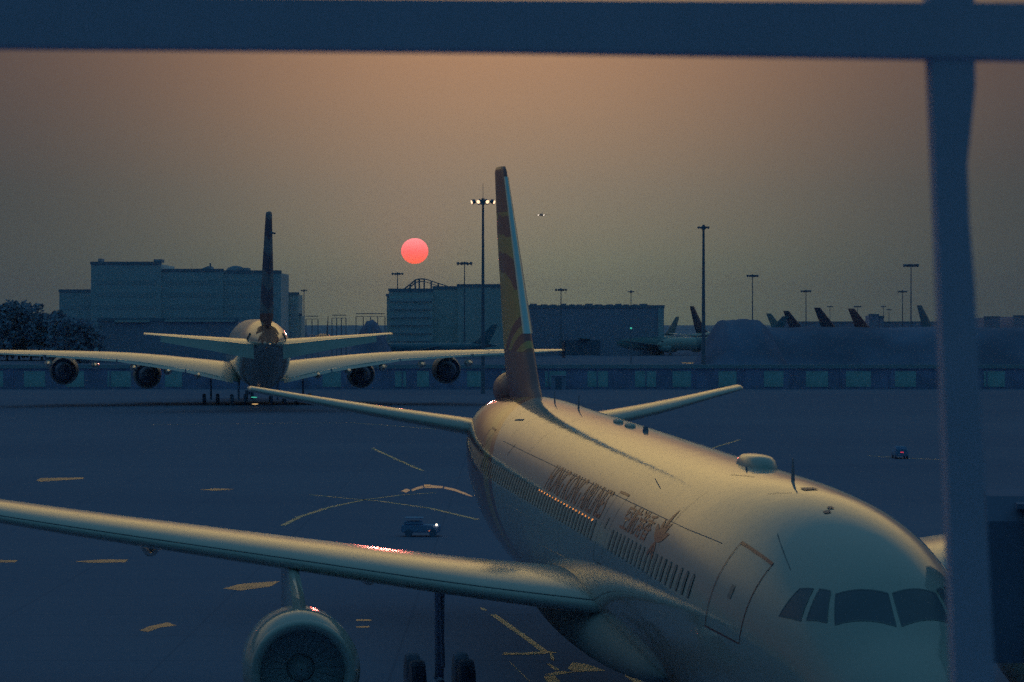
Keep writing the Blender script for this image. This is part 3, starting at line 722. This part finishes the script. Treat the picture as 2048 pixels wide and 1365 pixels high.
tr_ = build('roof', mbox((4.4, 12.4, -1.55, 1.55, 7.153, 7.24), (12.45, 23, -1.7, 1.7, 7.293, 7.38), (23.05, 40, -1.8, 1.8, 7.433, 7.52)), 'bridge_roof', br); tr_.rotation_euler.z = R(-24)
tn = build('tunnel', bm, 'bridge', br); tn.rotation_euler.z = R(-24)
bm = bmesh.new()
for s in (-1, 1): box(bm, 14.2, 14.6, s*2.2 - .2, s*2.2 + .2, .6, 7.0)
box(bm, 14.1, 14.7, -2.6, 2.6, 4.0, 4.3); o = build('lift_column', bm, 'bridge', br); o.rotation_euler.z = R(-24)
for s in (-1, 1): o = build('wheel', mtube((14.4, s*1.5, .55), (14.4, s*1.1, .55), .55, .55, 18), 'tyre', br); o.rotation_euler.z = R(-24)

# ---- the big four-engined double decker behind --------------------------------
BIG = [(0, -1.2, -1.2, .05), (.4, -.3, -2.0, .9), (1.5, .7, -2.9, 1.9), (3.5, 2.1, -3.6, 2.8), (6, 3.5, -4.0, 3.35), (10, 4.75, -4.2, 3.57), (14, 4.9, -4.2, 3.57), (50, 4.9, -4.2, 3.57), (55, 4.8, -3.3, 3.4),
       (60, 4.35, -1.7, 2.9), (65, 3.6, .3, 1.95), (69, 2.7, 1.35, 1.05), (71.5, 2.15, 1.6, .5), (72.3, 1.98, 1.72, .25)]
def jet_root(name, X, Y, z, head):     # head: compass bearing of the nose from +Y towards +X, degrees
    o = empty(name, (X, Y, z)); h = R(head); o.rotation_euler.z = math.atan2(-math.cos(h), -math.sin(h)); return o
BZ = 6.55
big = jet_root('airliner', -38.6, 425.5, BZ, -7.3)
tag(big, 'huge double deck jet with four engines and dark tail fin, seen from behind', 'airliner')
bf = build('fuselage', fuselage(BIG, [0, .1, .4, .9, 1.5, 2.4, 3.5, 5, 6, 8, 10, 12, 14] + [18 + 4*i for i in range(9)] + [52, 54, 56, 58, 60, 62, 64, 66, 68, 69.5, 71, 72.3], 48), 'white', big, True)
for a in (28, 152):                    # doors either side of the tail
    bm = bmesh.new(); c_ = surf(BIG, 62.2, R(a), -.05); u_ = Vector((0, math.cos(R(a)), math.sin(R(a))))
    tube(bm, c_, c_ + u_ * .12, .45, .42, 14); build('service_door', bm, 'dkblue', bf)
bm = bmesh.new()
loft(bm, [[surf(BIG, x_, R(90 + t_), .03) for t_ in [-w + 2*w*k/14 for k in range(15)]] for x_, w in ((60.5, 4), (62.5, 26), (65, 46), (68, 80), (70, 110), (72.1, 160))], cap=False, closed=False)
build('tail_cone_band', bm, mat('dark_maroon_paint', (.34, .14, .12), .6, .15), bf, True)
build('tail_light', mtube((72.2, 0, 1.85), (72.4, 0, 1.85), .07, .06, 8), 'lamp_amber', bf)
BW = [(17.5, 2.4, -2.2, 19.5, .125, 4.0), (22.5, 8, -1.3, 14.8, .12, 3.2), (30.3, 19, -.05, 9.8, .11, 2.0), (37.6, 30, .45, 6.6, .10, 1.0), (44.3, 39.6, .75, 3.6, .09, .3)]
for sd_ in (1, -1):
    wg = build('wing', wing(BW, sd_, n=12, sub=5), 'white', big, True)
    for y_, in ((8,), (12,), (16.5,), (21.5,), (27.5,)):
        k = pchip([s[1] for s in BW], [s[0] + s[3]*.70 for s in BW], y_); zz = pchip([s[1] for s in BW], [s[2] for s in BW], y_)
        bm = bmesh.new(); revolve(bm, [(0, .05), (1, .4), (3, .55), (5.4, .3), (6.6, .06)], k, sd_*y_, zz - 1.25, 12); build('flap_fairing', bm, 'white', wg, True)
    # drooped trailing edge surfaces
    bm = bmesh.new()
    for (ya, yb) in ((3.4, 9.6), (9.8, 18.6), (18.8, 27.8), (28.2, 37.6)):
        pr = []
        for y_ in (ya, yb):
            i = max(j for j in range(4) if BW[j][1] <= y_); f_ = (y_ - BW[i][1]) / (BW[i+1][1] - BW[i][1])
            xl, c, tw = (BW[i][j] + (BW[i+1][j]-BW[i][j])*f_ for j in (0, 3, 5)); zz = pchip([s[1] for s in BW], [s[2] for s in BW], y_)
            X, Z = xl + c*math.cos(R(tw)), zz - c*math.sin(R(tw)); fl = min(1.5, c*.12) 
            pr.append([(X - .5, sd_*y_, Z + .10), (X + .15, sd_*y_, Z + .05), (X + fl*.9, sd_*y_, Z - fl*.22), (X - .3, sd_*y_, Z - .1)])
        loft(bm, pr)
    build('flap', bm, 'white', wg)
    build('wingtip_fence', mbox((46.4, 48.6, sd_*39.7 - .06, sd_*39.7 + .06, -.2, 1.9)), 'dkblue', wg)
    for y_, x_ in ((14.7, 23.6), (25.8, 31.2)):
        zz = pchip([s[1] for s in BW], [s[2] for s in BW], y_); xl = pchip([s[1] for s in BW], [s[0] for s in BW], y_)
        engine(big, x_ - 1.5, sd_*y_, zz - 2.25, 6.2, 1.65, 1.95, 'cowl', zz - .2, xl + .6)
    TS = [(57.2, .8, 1.75, 9.4, .10, 1.0), (61.2, 7, 2.35, 6.4, .095, 1.0), (66.3, 15.1, 3.05, 3.0, .09, 1.0)]
    tp = build('tailplane', wing(TS, sd_, n=12), 'white', big, True)
    bm = bmesh.new(); pr = []
    for y_ in (1.8, 7, 13.2):
        i = 0 if y_ < 7 else 1; f_ = (y_ - TS[i][1]) / (TS[i+1][1] - TS[i][1]); xl, z_, c = (TS[i][j] + (TS[i+1][j]-TS[i][j])*f_ for j in (0, 2, 3))
        X, Z = xl + c, z_ - c*math.sin(R(1)); L = c*.26
        pr.append([(X - .35, sd_*y_, Z + .09), (X + .1, sd_*y_, Z + .05), (X + L*.75, sd_*y_, Z - L*.75), (X - .2, sd_*y_, Z - .12)])
    loft(bm, pr); build('elevator', bm, 'white', tp)
BF = [(49.5, 3.7, 0, 15.5, .05, 0), (54.5, 5.2, 0, 12.4, .13, 0), (60.0, 11, 0, 8.8, .15, 0), (65.8, 17.8, 0, 5.0, .15, 0)]
def big_fin_mat():
    M = bpy.data.materials.new('dark_striped_fin_paint'); M.use_nodes = True; t = M.node_tree; b = t.nodes['Principled BSDF']; n = N(t)
    X, Y, Z = n.sep(n.node('ShaderNodeTexCoord').outputs['Object'])[:3]
    c = n.mix(n.m('GREATER_THAN', n.m('FRACT', n.m('ADD', n.m('MULTIPLY', Z, .22), n.m('MULTIPLY', X, .04))), .55), (.05, .11, .22), (.12, .24, .34))
    c = n.mix(n.m('LESS_THAN', Z, 5.6), c, (.22, .12, .15))
    n.plug(c, b.inputs['Base Color']); b.inputs['Specular IOR Level'].default_value = .2; b.inputs['Roughness'].default_value = .7; return M
bfin = build('fin', wing(BF, 1, True, n=12), big_fin_mat(), big, True)
bm = bmesh.new(); tube(bm, (70.9, .25, 15.4), (71.6, .65, 15.3), .16, .1, 6); build('fin_light', bm, 'steel', bfin)
for sd_ in (1, -1):
    gear(big, 33, sd_*6.2, -1.6, -BZ, .7, .9); gear(big, 36.5, sd_*2.6, -3.4, -BZ, .7, .9)
gear(big, 5, 0, -3.6, -BZ, .62, .4, 1, 'nose_gear')

# ---- far parked jets ------------------------------------------------------------
FAR = [(0, -.8, -.8, .05), (.8, .3, -1.8, 1.0), (2.5, 1.6, -2.4, 1.9), (6, 2.6, -2.75, 2.6), (10, 2.82, -2.82, 2.82), (42, 2.82, -2.82, 2.82), (50, 2.8, -1.4, 2.4), (58, 2.3, .7, 1.2), (62.5, 1.8, 1.4, .2)]
def far_jet(body='pale', finm='dkblue'):
    e = empty('airliner'); 
    f_ = build('fuselage', fuselage(FAR, [0, .4, .8, 1.6, 2.5, 4, 6, 8, 10, 20, 30, 42, 46, 50, 54, 58, 60.5, 62.5], 24), body, e, True)
    build('cockpit_window', mbox((2.0, 2.9, -1.5, 1.5, .75, 1.35)), 'cockpit', f_)
    for s in (1, -1):
        build('wing', wing([(20, 2, -1.4, 11, .12, 3), (26, 10, -.5, 7.5, .11, 2), (38, 29, 1.3, 2.4, .1, 0)], s, n=6, sub=2), body, e, True)
        build('tailplane', wing([(53.6, 1.2, 1.3, 6, .1, 0), (59.5, 9.5, 2.3, 2.2, .1, 0)], s, n=5, sub=1), body, e, True)
        bm = bmesh.new(); revolve(bm, [(0, 1.15), (.1, 1.35), (1.5, 1.6), (3.4, 1.4), (4.6, .8), (5.8, .2)], 20.5, s*9.4, -2.3, 14); build('engine', bm, body, e, True)
        build('main_gear', mbox((32, 33.4, s*5 - .6, s*5 + .6, -5.0, -3.7), (32.5, 32.8, s*5 - .15, s*5 + .15, -3.8, -1)), 'tyre', e)
    build('nose_gear', mbox((6.2, 7.2, -.3, .3, -5.0, -4.0), (6.6, 6.8, -.1, .1, -4.1, -2.4)), 'tyre', e)
    fn = build('fin', wing([(48.5, 2.5, 0, 9.4, .06, 0), (52.4, 4.6, 0, 7.0, .09, 0), (59.6, 12.0, 0, 3.2, .085, 0)], 1, True, n=7, sub=2), finm, e, True)
    return e
M['teal'] = mat('teal_paint', (.12, .26, .36), .45, .4); M['maroon'] = mat('maroon_paint', (.22, .10, .15), .45, .4); M['palefin'] = mat('pale_grey_paint', (.24, .36, .40), .45, .4)
proto = far_jet()
spots = [  # pixel of the fin or body, distance, heading, body, fin, scale, which point, label
    (655, 1250, -8, 'dkblue', 'dkblue', .82, 'tail', 'far dark jet seen tail on between the gantries'),
    (925, 1000, 172, 'pale', 'teal', .95, 'nose', 'far pale jet with rosy lit nose beside the second nearest light mast'),
    (965, 1090, 168, 'pale', 'teal', 1.0, 'nose', 'far pale jet partly behind the nearest light mast'),
    (868, 905, 282, 'teal', 'teal', .62, 'mid', 'far jet with thin lit wings below the seven storey building'),
    (1145, 1250, 262, 'teal', 'teal', .72, 'mid', 'long teal grey jet parked side on in front of the long dark shed'),
    (1345, 1220, -35, 'palefin', 'palefin', .80, 'tail', 'far jet with small slim tail just right of the long dark shed'),
    (1395, 1050, 32, 'pale', 'dkblue', 1.0, 'tail', 'far jet with a tall dark tail fin left of the tall thin light mast'),
    (1305, 1000, 100, 'palefin', 'teal', .8, 'mid', 'pale jet body reaching behind the left end of the earth bank'),
    (1440, 1000, -108, 'pale', 'teal', .78, 'mid', 'bright white fuselage right of the tall thin light mast'),
    (1551, 1400, 62, 'pale', 'palefin', .92, 'tail', 'pale far jet with the lowest and palest tail fin on the skyline'),
    (1588, 1250, 62, 'pale', 'dkblue', .95, 'tail', 'far jet with a dark tail fin left of the mast between two fins'),
    (1652, 1150, 60, 'pale', 'dkblue', 1.0, 'tail', 'far jet with a dark blue pointed tail fin right of the mast between two fins'),
    (1720, 1150, 62, 'dkblue', 'maroon', .98, 'tail', 'far dark jet with a maroon tail fin left of the square dark block'),
    (1852, 1000, 40, 'palefin', 'teal', 1.0, 'tail', 'far jet with a tall teal tail fin right beside the window mullion'),
]
for i, (px, D, head, body, fn, sc, pt, lb) in enumerate(spots):
    o = proto if i == 0 else copy_tree(proto); o.scale = (sc,) * 3
    h = R(head); ax = Vector((-math.sin(h), -math.cos(h), 0)); L = {'tail': 57, 'nose': 3, 'mid': 30}[pt] * sc
    p = Vector((at(px, D), D, 5.0 * sc)) - ax * L; o.location = p; o.rotation_euler.z = math.atan2(ax.y, ax.x)
    tag(o, lb, 'airliner', 'airliners parked far across the field')
    for c in kids(o):
        if c.name.startswith(('fuselage', 'wing', 'tailplane', 'engine')) or c.name.startswith('fin'):
            m_ = M[fn] if c.name.startswith('fin') else M[body]
            if i: c.data = c.data.copy()
            c.data.materials.clear(); c.data.materials.append(m_)
# jet on approach with its landing lights on
fl = copy_tree(proto); D = 2900; fl.scale = (.31,) * 3; fl.location = (at(1081, D), D, hz(429, D)); fl.rotation_euler.z = R(-250 + 8)
for k in ('group',): del fl[k]
fl.rotation_euler = (0, R(2), R(83)); tag(fl, 'tiny jet in the air on approach with two bright landing lights', 'airliner')
for c in kids(fl):
    if c.name.startswith(('fuselage', 'wing', 'tailplane', 'engine', 'fin')): c.data = c.data.copy(); c.data.materials.clear(); c.data.materials.append(M['steel'])
for y_ in (-9, 9, 0):
    bm = bmesh.new(); bmesh.ops.create_icosphere(bm, subdivisions=2, radius=1.7 if y_ else 1.0, matrix=Matrix.Translation((18 if y_ else 4, y_, -1.5)))
    build('landing_light', bm, 'lamp_white', fl)

# ================================================================== APRON DETAILS
def gpoly(name, pts, m, label, cat, group=None, z=.008):
    P_ = [ground_at(*p) for p in pts]; cx = sum(p[0] for p in P_)/len(P_); cy = sum(p[1] for p in P_)/len(P_)
    bm = bmesh.new(); f = bm.faces.new([bm.verts.new((a - cx, b - cy, 0)) for a, b in P_])
    bmesh.ops.triangulate(bm, faces=[f]); o = build(name, bm, m); o.location = (cx, cy, z)
    if o.data.polygons[0].normal.z < 0: o.data.flip_normals()
    return tag(o, label, cat, group, 'structure' if cat is None else None)
def gline(name, pts, w, m, z=.008):
    P_ = [Vector((*ground_at(*p), z)) for p in pts]; bm = bmesh.new(); L, Q = [], []; fine = []
    for i in range(len(P_) - 1):
        for k in range(6): 
            fine.append(P_[i].lerp(P_[i+1], k / 6))
    fine.append(P_[-1])
    for i, p in enumerate(fine):
        d_ = (fine[min(i+1, len(fine)-1)] - fine[max(i-1, 0)]).normalized(); s = Vector((-d_.y, d_.x, 0)) * w / 2
        L.append(bm.verts.new(p + s)); Q.append(bm.verts.new(p - s))
    for i in range(len(L) - 1): bm.faces.new((L[i], L[i+1], Q[i+1], Q[i]))
    o = build(name, bm, m); o['kind'] = 'structure'
    if o.data.polygons[0].normal.z < 0: o.data.flip_normals()
    return o
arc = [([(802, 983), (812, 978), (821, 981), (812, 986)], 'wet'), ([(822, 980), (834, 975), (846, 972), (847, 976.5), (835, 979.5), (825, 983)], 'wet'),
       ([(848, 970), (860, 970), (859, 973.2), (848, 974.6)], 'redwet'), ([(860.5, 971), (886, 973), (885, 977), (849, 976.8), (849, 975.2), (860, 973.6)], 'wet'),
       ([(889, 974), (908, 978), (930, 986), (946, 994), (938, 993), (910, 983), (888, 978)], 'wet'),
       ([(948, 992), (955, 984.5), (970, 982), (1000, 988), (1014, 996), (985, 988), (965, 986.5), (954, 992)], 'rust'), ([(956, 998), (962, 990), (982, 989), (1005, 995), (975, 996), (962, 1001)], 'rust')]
M['damp'] = mat('damp_film', (.10, .10, .12), .42, .35, .1, .3)
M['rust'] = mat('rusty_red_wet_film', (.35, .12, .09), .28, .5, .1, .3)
for pts, m_ in arc: gpoly('wet_patch', pts, m_, None, None)
for pts in ([(72, 962), (80, 957), (168, 955.5), (166, 958.5), (80, 964)], [(398, 980), (430, 977.6), (470, 979), (430, 982.2)], [(-40, 1120), (35, 1121.5), (30, 1125.5), (-40, 1126)],
            [(148, 1124), (200, 1120), (256, 1120), (250, 1125.5), (180, 1126.5)], [(446, 1178), (480, 1169), (560, 1163), (540, 1174), (480, 1182)],
            [(278, 1262), (300, 1253), (335, 1246), (352, 1252), (320, 1256), (295, 1265)], [(712, 1240), (742, 1240), (742, 1243), (712, 1243)], [(712, 1254), (738, 1253), (738, 1256), (713, 1256.5)],
            [(1360, 725), (1420, 726), (1400, 728), (1370, 727.6)]):
    gpoly('wet_patch', pts, 'damp', None, None)
for pts in ([(1135, 1338), (1145, 1326), (1175, 1330), (1212, 1343), (1150, 1345)], [(1150, 1345.4), (1110, 1352), (1090, 1350), (1122, 1343)], [(1092, 1328), (1102, 1330), (1120, 1341), (1110, 1342)],
            [(1088, 1353), (1110, 1352.4), (1122, 1368), (1095, 1372)], [(1248, 1352), (1270, 1356), (1290, 1367), (1268, 1366)], [(960, 1217), (968, 1216), (974, 1222), (966, 1222)]):
    gpoly('worn_marking', pts, 'paint_line', None, None)
gline('taxi_line', [(986, 1230), (1040, 1268), (1092, 1306)], .24, 'paint_line'); gline('taxi_line', [(1006, 1309), (1050, 1309), (1106, 1305)], .55, 'paint_line', .012)
gline('taxi_line', [(1102, 1308), (1106, 1322)], .1, 'paint_line', .016)
for pts in ([(745, 897), (790, 918), (845, 942)], [(565, 1052), (600, 1034), (660, 1015), (730, 1000), (800, 991), (870, 986)], [(620, 990), (690, 997), (760, 1003), (860, 1017), (955, 1040)],
            [(1735, 912), (1800, 916), (1900, 921)], [(1180, 905), (1330, 925), (1480, 880)], [(300, 850), (700, 846), (920, 862)]):
    gline('guide_line', pts, .32 if pts[0][0] < 1000 else .3, 'paint_line', .006)
gline('guide_line', [(1020, 1325), (1060, 1365)], .03, 'paint_line', .006)

# made-up low lamps standing in for ceiling-light reflections in the window
def glow_spot(px, py, m, label):
    X, Y = ground_at(px, py + 2); o = build('reflection_glow', mtube((0, 0, 0), (0, 0, .35), .12, .09, 8), 'steel'); o.location = (X, Y, 0)
    s = Y / 480.; bm = bmesh.new(); loft(bm, [[(.55*s*r*math.cos(2*PI*k/14), .2*r*math.sin(2*PI*k/14), .36 + h*s) for k in range(14)] for h, r in ((0, .7), (.07, 1), (.14, .7))])
    build('lens', bm, m, o); tag(o, label, 'reflection glow', 'small glows added for window reflections')
for a in ((482, 769, 'lamp_green', 'added green glow for a window reflection left of the near tailplane tip'), (545, 766, 'lamp_green', 'added green glow for a window reflection right below the big jet tail'), (508, 799, 'lamp_green', 'added green glow for a window reflection directly above an amber one below the big jet'),
          (510, 813, 'lamp_amber', 'added amber glow for a window reflection below the big jet, nearest of the small glows'), (1535, 716, 'lamp_green', 'added green glow for a window reflection above the fence, nearer the bright tailplane tip'),
          (1608, 713, 'lamp_green', 'added faint green glow for a window reflection above the fence, further right'), (1565, 743, 'lamp_green', 'added green glow for a window reflection low in front of the pale fence square'),
          (1550, 757, 'lamp_amber', 'added amber glow for a window reflection at the foot of the blast fence'), (1592, 727, 'lamp_amber', 'added amber glow for a window reflection on the top edge of the blast fence'), (1530, 729, 'lamp_amber', 'added dimmer amber glow for a window reflection above the fence left of the others'),
          (545, 785, 'lamp_amber', 'added dim amber glow for a window reflection between green ones under the big jet')): glow_spot(*a)
o = build('beacon_light', mtube((0, 0, 0), (0, 0, 9.4), .15, .12, 8), 'steel'); o.location = (at(1262, 790), 790, 0)
bm = bmesh.new(); bmesh.ops.create_icosphere(bm, subdivisions=2, radius=.28, matrix=Matrix.Translation((0, 0, 9.6))); build('lens', bm, 'lamp_green', o)
tag(o, 'green beacon on a thin post in front of the long dark shed', 'beacon')
# baggage tractor with one headlamp, beside the near wing
def tractor(px, py, rz, label, kind):
    X, Y = ground_at(px, py); e = empty('baggage_tractor' if kind else 'apron_car', (X, Y, 0), rz); e.scale = (.62,) * 3; L = 3.2 if kind else 4.2
    bm = bmesh.new(); v = box(bm, -L/2, L/2, -.8, .8, .35, .95 if kind else 1.0); box(bm, -L/2 + .2, L*.05, -.72, .72, .953, 1.25)
    bmesh.ops.bevel(bm, geom=bm.edges[:], offset=.07, segments=2, affect='EDGES'); build('body', bm, 'tug', e)
    build('windscreen', mbox((-.1, 0, -.66, .66, 1.26, 1.5), ) if kind else mbox((-1.2, .6, -.68, .68, 1.26, 1.5)), 'gear', e)
    build('roof', mbox((-L/2 + .3, .2, -.75, .75, 1.51, 1.56)) if kind else mbox((-1.1, .5, -.66, .66, 1.51, 1.56)), 'tug', e)
    for a in (-L/2 + .6, L/2 - .6):
        for s in (-1, 1): build('wheel', mtube((a, s*.66, .32), (a, s*.86, .32), .32, .32, 16), 'tyre', e)
    if kind:
        bm = bmesh.new(); bmesh.ops.create_icosphere(bm, subdivisions=2, radius=.10, matrix=Matrix.Translation((L/2 - .3, -.86, 1.0))); build('headlamp', bm, 'lamp_white', e)
        build('glow_strip', mbox((L/2 - .95, L/2 - .35, -.83, -.803, .45, .52)), 'strip_glow', e)  # orange glow set as emission on the strip
        tag(e, 'low dark baggage tractor with one white lamp beside the near wing', 'tractor')
    else:
        for s in (-1, 1):
            build('tail_light', mbox((-L/2 - .03, -L/2 - .003, s*.12 - .055, s*.12 + .055, .82, .92)), 'lamp_red', e)
        tag(e, 'dark apron car with two red tail lights right of the near jet', 'car')
M['tug'] = mat('dull_dark_vehicle_paint', (.28, .42, .64), .95, .0)
M['strip_glow'] = mat('orange_strip_glow', (.8, .3, .15), .4, .5, emit=(.8, .22, .10), estr=.8)
tractor(842, 1073, 0, '', 1); tractor(1800, 917, R(90), '', 0)

# ================================================================== WINDOW OF THE LOUNGE (frame only shows as bars)
WD = 3.0; k_ = WD / F
wf = empty('window_frame', (0, WD, EYE)); tag(wf, 'dark blue window frame bars close to the camera, one crossbar and one upright', 'window frame')
def prism(outline, y0, y1, bev=.003):      # outline in photo-plane metres
    bm = bmesh.new(); a = [bm.verts.new((x, y0, z)) for x, z in outline]; b = [bm.verts.new((x, y1, z)) for x, z in outline]
    m_ = len(a); bm.faces.new(a); bm.faces.new(b[::-1])
    for i in range(m_): bm.faces.new((a[i], b[i], b[(i+1) % m_], a[(i+1) % m_]))
    return bm
def fp(px, py): return ((px - 1024) * k_, (647.6 - py) * k_)
build('transom', prism([fp(-900, -16), fp(1000, -1), fp(2048, 6), fp(3000, 14), fp(3000, 128), fp(2048, 116.5), fp(1000, 100), fp(0, 92), fp(-900, 86)], -.0, .05), 'frame', wf)
build('mullion', prism([fp(1850, -900), fp(1858, 60), fp(1862, 120), fp(1884, 640), fp(1912, 1365), fp(1930, 1900), fp(2010, 1900), fp(1992, 1365), fp(1957, 700), fp(1950, 560), fp(1940, 440), fp(1936, 330), fp(1946, 230), fp(1952, 170), fp(1950, 60), fp(1946, -900)], .003, .043), 'frame', wf)

# ================================================================== THE SUN'S DISC
SD = 12000.; bm = bmesh.new(); bmesh.ops.create_uvsphere(bm, u_segments=64, v_segments=32, radius=27.3 / F * SD)
o = build('sun', bm, 'frame', None, True); o.location = (at(829.5, SD), SD, hz(502.5, SD)); o.scale = (1, 1, .94)
Ms = bpy.data.materials.new('red_sun'); Ms.use_nodes = True; t = Ms.node_tree; t.nodes.clear(); n = N(t)
zz = n.sep(n.node('ShaderNodeTexCoord').outputs['Generated'])[2]
em_ = n.node('ShaderNodeEmission'); n.plug(n.ramp(zz, [(0, (1.0, .13, .06)), (.45, (1.0, .14, .12)), (1, (1.0, .27, .27))]), em_.inputs[0]); em_.inputs[1].default_value = 1.5
ou = n.node('ShaderNodeOutputMaterial'); t.links.new(em_.outputs[0], ou.inputs[0])
o.data.materials.clear(); o.data.materials.append(Ms); tag(o, 'flattened red sun disc low in the hazy sky', kind='structure')

# ================================================================== HAZE
bm = mbox((-9200, 9200, -80, 9300, -1.0, 140)); hzo = build('haze', bm, 'frame'); tag(hzo, 'thin evening haze over the whole airfield', kind='stuff')
Mh = bpy.data.materials.new('haze'); Mh.use_nodes = True; t = Mh.node_tree; t.nodes.clear(); n = N(t)
pv = n.node('ShaderNodeVolumePrincipled'); pv.inputs['Color'].default_value = (.62, .82, 1, 1); pv.inputs['Density'].default_value = .00006; pv.inputs['Anisotropy'].default_value = .2
ou = n.node('ShaderNodeOutputMaterial'); t.links.new(pv.outputs[0], ou.inputs['Volume'])
hzo.data.materials.clear(); hzo.data.materials.append(Mh)
